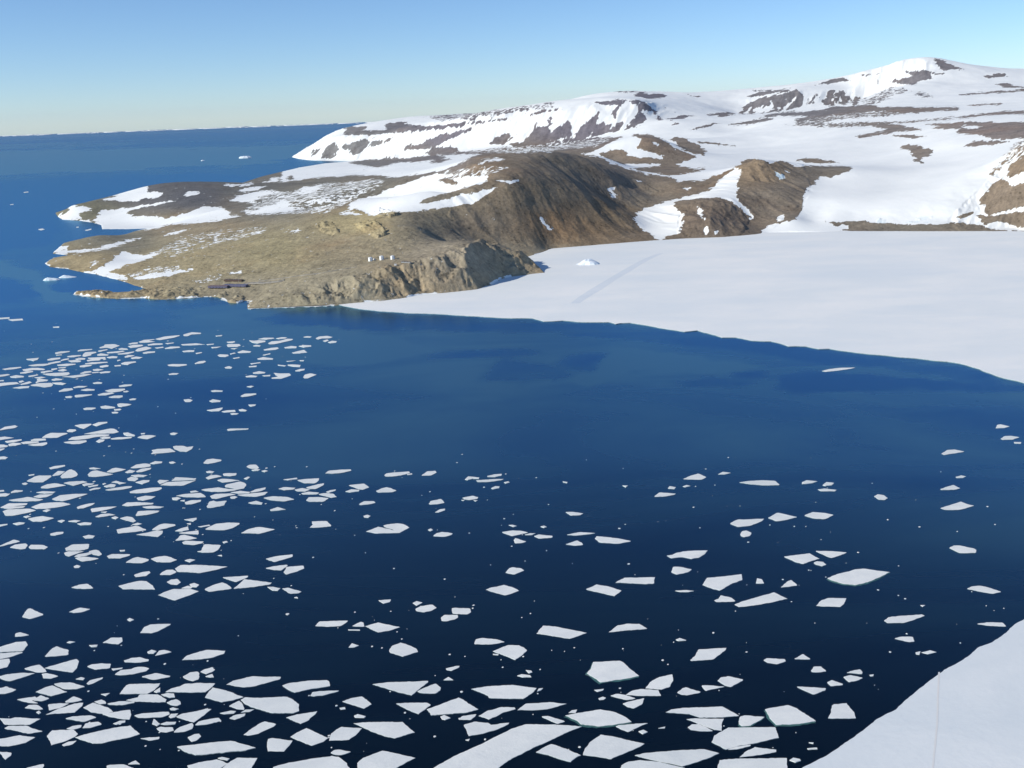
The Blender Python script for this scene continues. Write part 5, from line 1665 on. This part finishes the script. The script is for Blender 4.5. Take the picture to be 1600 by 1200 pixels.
def tank(px, py, r, h, label, group=None):
    x, y, z = drape(px, py)
    y += r; z = min(height(x + a, y + b) for a in (-r, r) for b in (-r, r))
    z0 = max(height(x, y), z) - .5
    t = empty('storage_tank', (x, y, z0)); tag(t, label, 'storage tank', group)
    part('shell', t, lathe([(r, -3), (r, h)], 28), M_TANK, True)
    part('roof', t, lathe([(r + .12, h), (r * .98, h + .15), (r * .82, h + r * .16), (r * .5, h + r * .27), (r * .15, h + r * .31)], 28), M_TANK, True)
    V, F = [], []
    for k in range(int(h / .5)):
        b = len(V); v, f = boxm(-.3, .3, -r - .35, -r - .25, .5 * k + .3, .5 * k + .38); V += v; F += [tuple(i + b for i in q) for q in f]
    for sx in (-.33, .27):
        b = len(V); v, f = boxm(sx, sx + .06, -r - .37, -r - .05, 0, h + .9); V += v; F += [tuple(i + b for i in q) for q in f]
    part('ladder', t, (V, F), M_GREY)
    return t
tank(578.4, 408.6, 5.2, 8.6, 'leftmost of three large round white tanks on the brown headland', 'storage tanks on the headland')
tank(596.0, 406.6, 5.2, 8.8, 'middle one of three large round white tanks on the headland', 'storage tanks on the headland')
tank(613.2, 405.6, 4.9, 8.4, 'rightmost of three large round white tanks on the headland', 'storage tanks on the headland')
tank(584.4, 406.4, 2.3, 3.4, 'small squat white tank close beside the leftmost large tank', 'storage tanks on the headland')

def hut(name, px0, px1, py, depth, h, wall, roofm, label, legs=1.4, strip=None, cat='building', windows=0):
    (xa, ya, za), (xb, yb, zb) = drape(px0, py), drape(px1, py)
    cx, cy = (xa + xb) / 2, (ya + yb) / 2; L = math.hypot(xb - xa, yb - ya); rz = math.atan2(yb - ya, xb - xa)
    gz = max(height(cx + L * f * math.cos(rz), cy + L * f * math.sin(rz)) for f in (-.45, -.2, 0, .2, .45))
    o = empty(name, (cx, cy, gz), rz); tag(o, label, cat)
    part('wall', o, boxm(-L / 2, L / 2, 0, depth, legs, legs + h), wall)
    rf = part('roof', o, boxm(-L / 2 - .3, L / 2 + .3, -.3, depth + .3, legs + h + .005, legs + h + .55), roofm)
    for k in range(3):
        x = -L / 2 + L * (.2 + .3 * k)
        part('roof_vent', rf, boxm(x - .5, x + .5, depth * .4, depth * .4 + 1, legs + h + .55, legs + h + 1.7), M_GREY)
    if strip: part('wall_band', o, boxm(-L / 2 + .1, L / 2 - .1, -.06, -.003, legs + h * .62, legs + h - .1), strip)
    nl = max(3, int(L / 7))
    for k in range(nl):
        x = -L / 2 + .5 + (L - 1) * k / (nl - 1)
        part('leg', o, boxm(x - .2, x + .2, .3, .7, -2, legs), M_GREY)
    for k in range(windows):
        x = -L / 2 + L * (k + .7) / windows
        part('window', o, boxm(x - .8, x + .8, -.09, -.004, legs + h * .25, legs + h * .55), M_GLASS)
    part('door', o, boxm(L * .32, L * .32 + 1.3, -.08, -.004, legs + .05, legs + min(2.2, h * .58)), M_GREY)
    return o
hut('station_building', 325, 355, 451.5, 14, 4.4, M_BLUE, M_RED, 'long grey-blue station building with a dull red roof near the rocky shore', 2.2, None, windows=6)
hut('station_building', 349, 384, 449.6, 13, 3.6, M_BLUE, M_BLUE, 'long all grey-blue station building right of the red-roofed one', 2.0, None, windows=6)
hut('storage_shed', 350, 377.5, 440.6, 10, 3.4, M_DARK, M_DARK, 'long dark brown shed standing behind the grey-blue station buildings', .6)
hut('cargo_container', 616, 619.6, 415.2, 4, 2.6, M_TANK, M_TANK, 'small white container below and right of the three tanks', .3, cat='container')
hut('storage_shed', 627, 641, 412.4, 5, 2.6, M_GREY, M_DARK, 'low grey shed with dark roof on the headland right of the tanks', .4)

def road(line, w):
    pts = []
    L = P(line)
    for i in range(len(L) - 1):
        for k in range(10):
            f = k / 10; pts.append(drape(L[i][0] * (1 - f) + L[i + 1][0] * f, L[i][1] * (1 - f) + L[i + 1][1] * f))
    V, F = [], []
    for i, (x, y, z) in enumerate(pts):
        a = pts[max(i - 1, 0)]; b = pts[min(i + 1, len(pts) - 1)]
        dx, dy = b[0] - a[0], b[1] - a[1]; d = math.hypot(dx, dy) + 1e-6; nx, ny = -dy / d * w / 2, dx / d * w / 2
        zc = max(height(x, y), height(x + nx, y + ny), height(x - nx, y - ny)) + .35
        V += [(x + nx, y + ny, zc), (x - nx, y - ny, zc), (x + nx * 1.6, y + ny * 1.6, zc - 3), (x - nx * 1.6, y - ny * 1.6, zc - 3)]
    for i in range(len(pts) - 1):
        a, b = 4 * i, 4 * i + 4
        F += [(a, a + 1, b + 1, b), (a + 2, a, b, b + 2), (a + 1, a + 3, b + 3, b + 1)]
    return tag(mesh_obj('road', V, F, M_ROAD), kind='structure')
road("381,444 395,442.5 412,442 430,440.5 446,437", 12)
road("404,439.5 440,435 470,430.5 500,427 530,421.5 560,416.5", 5)
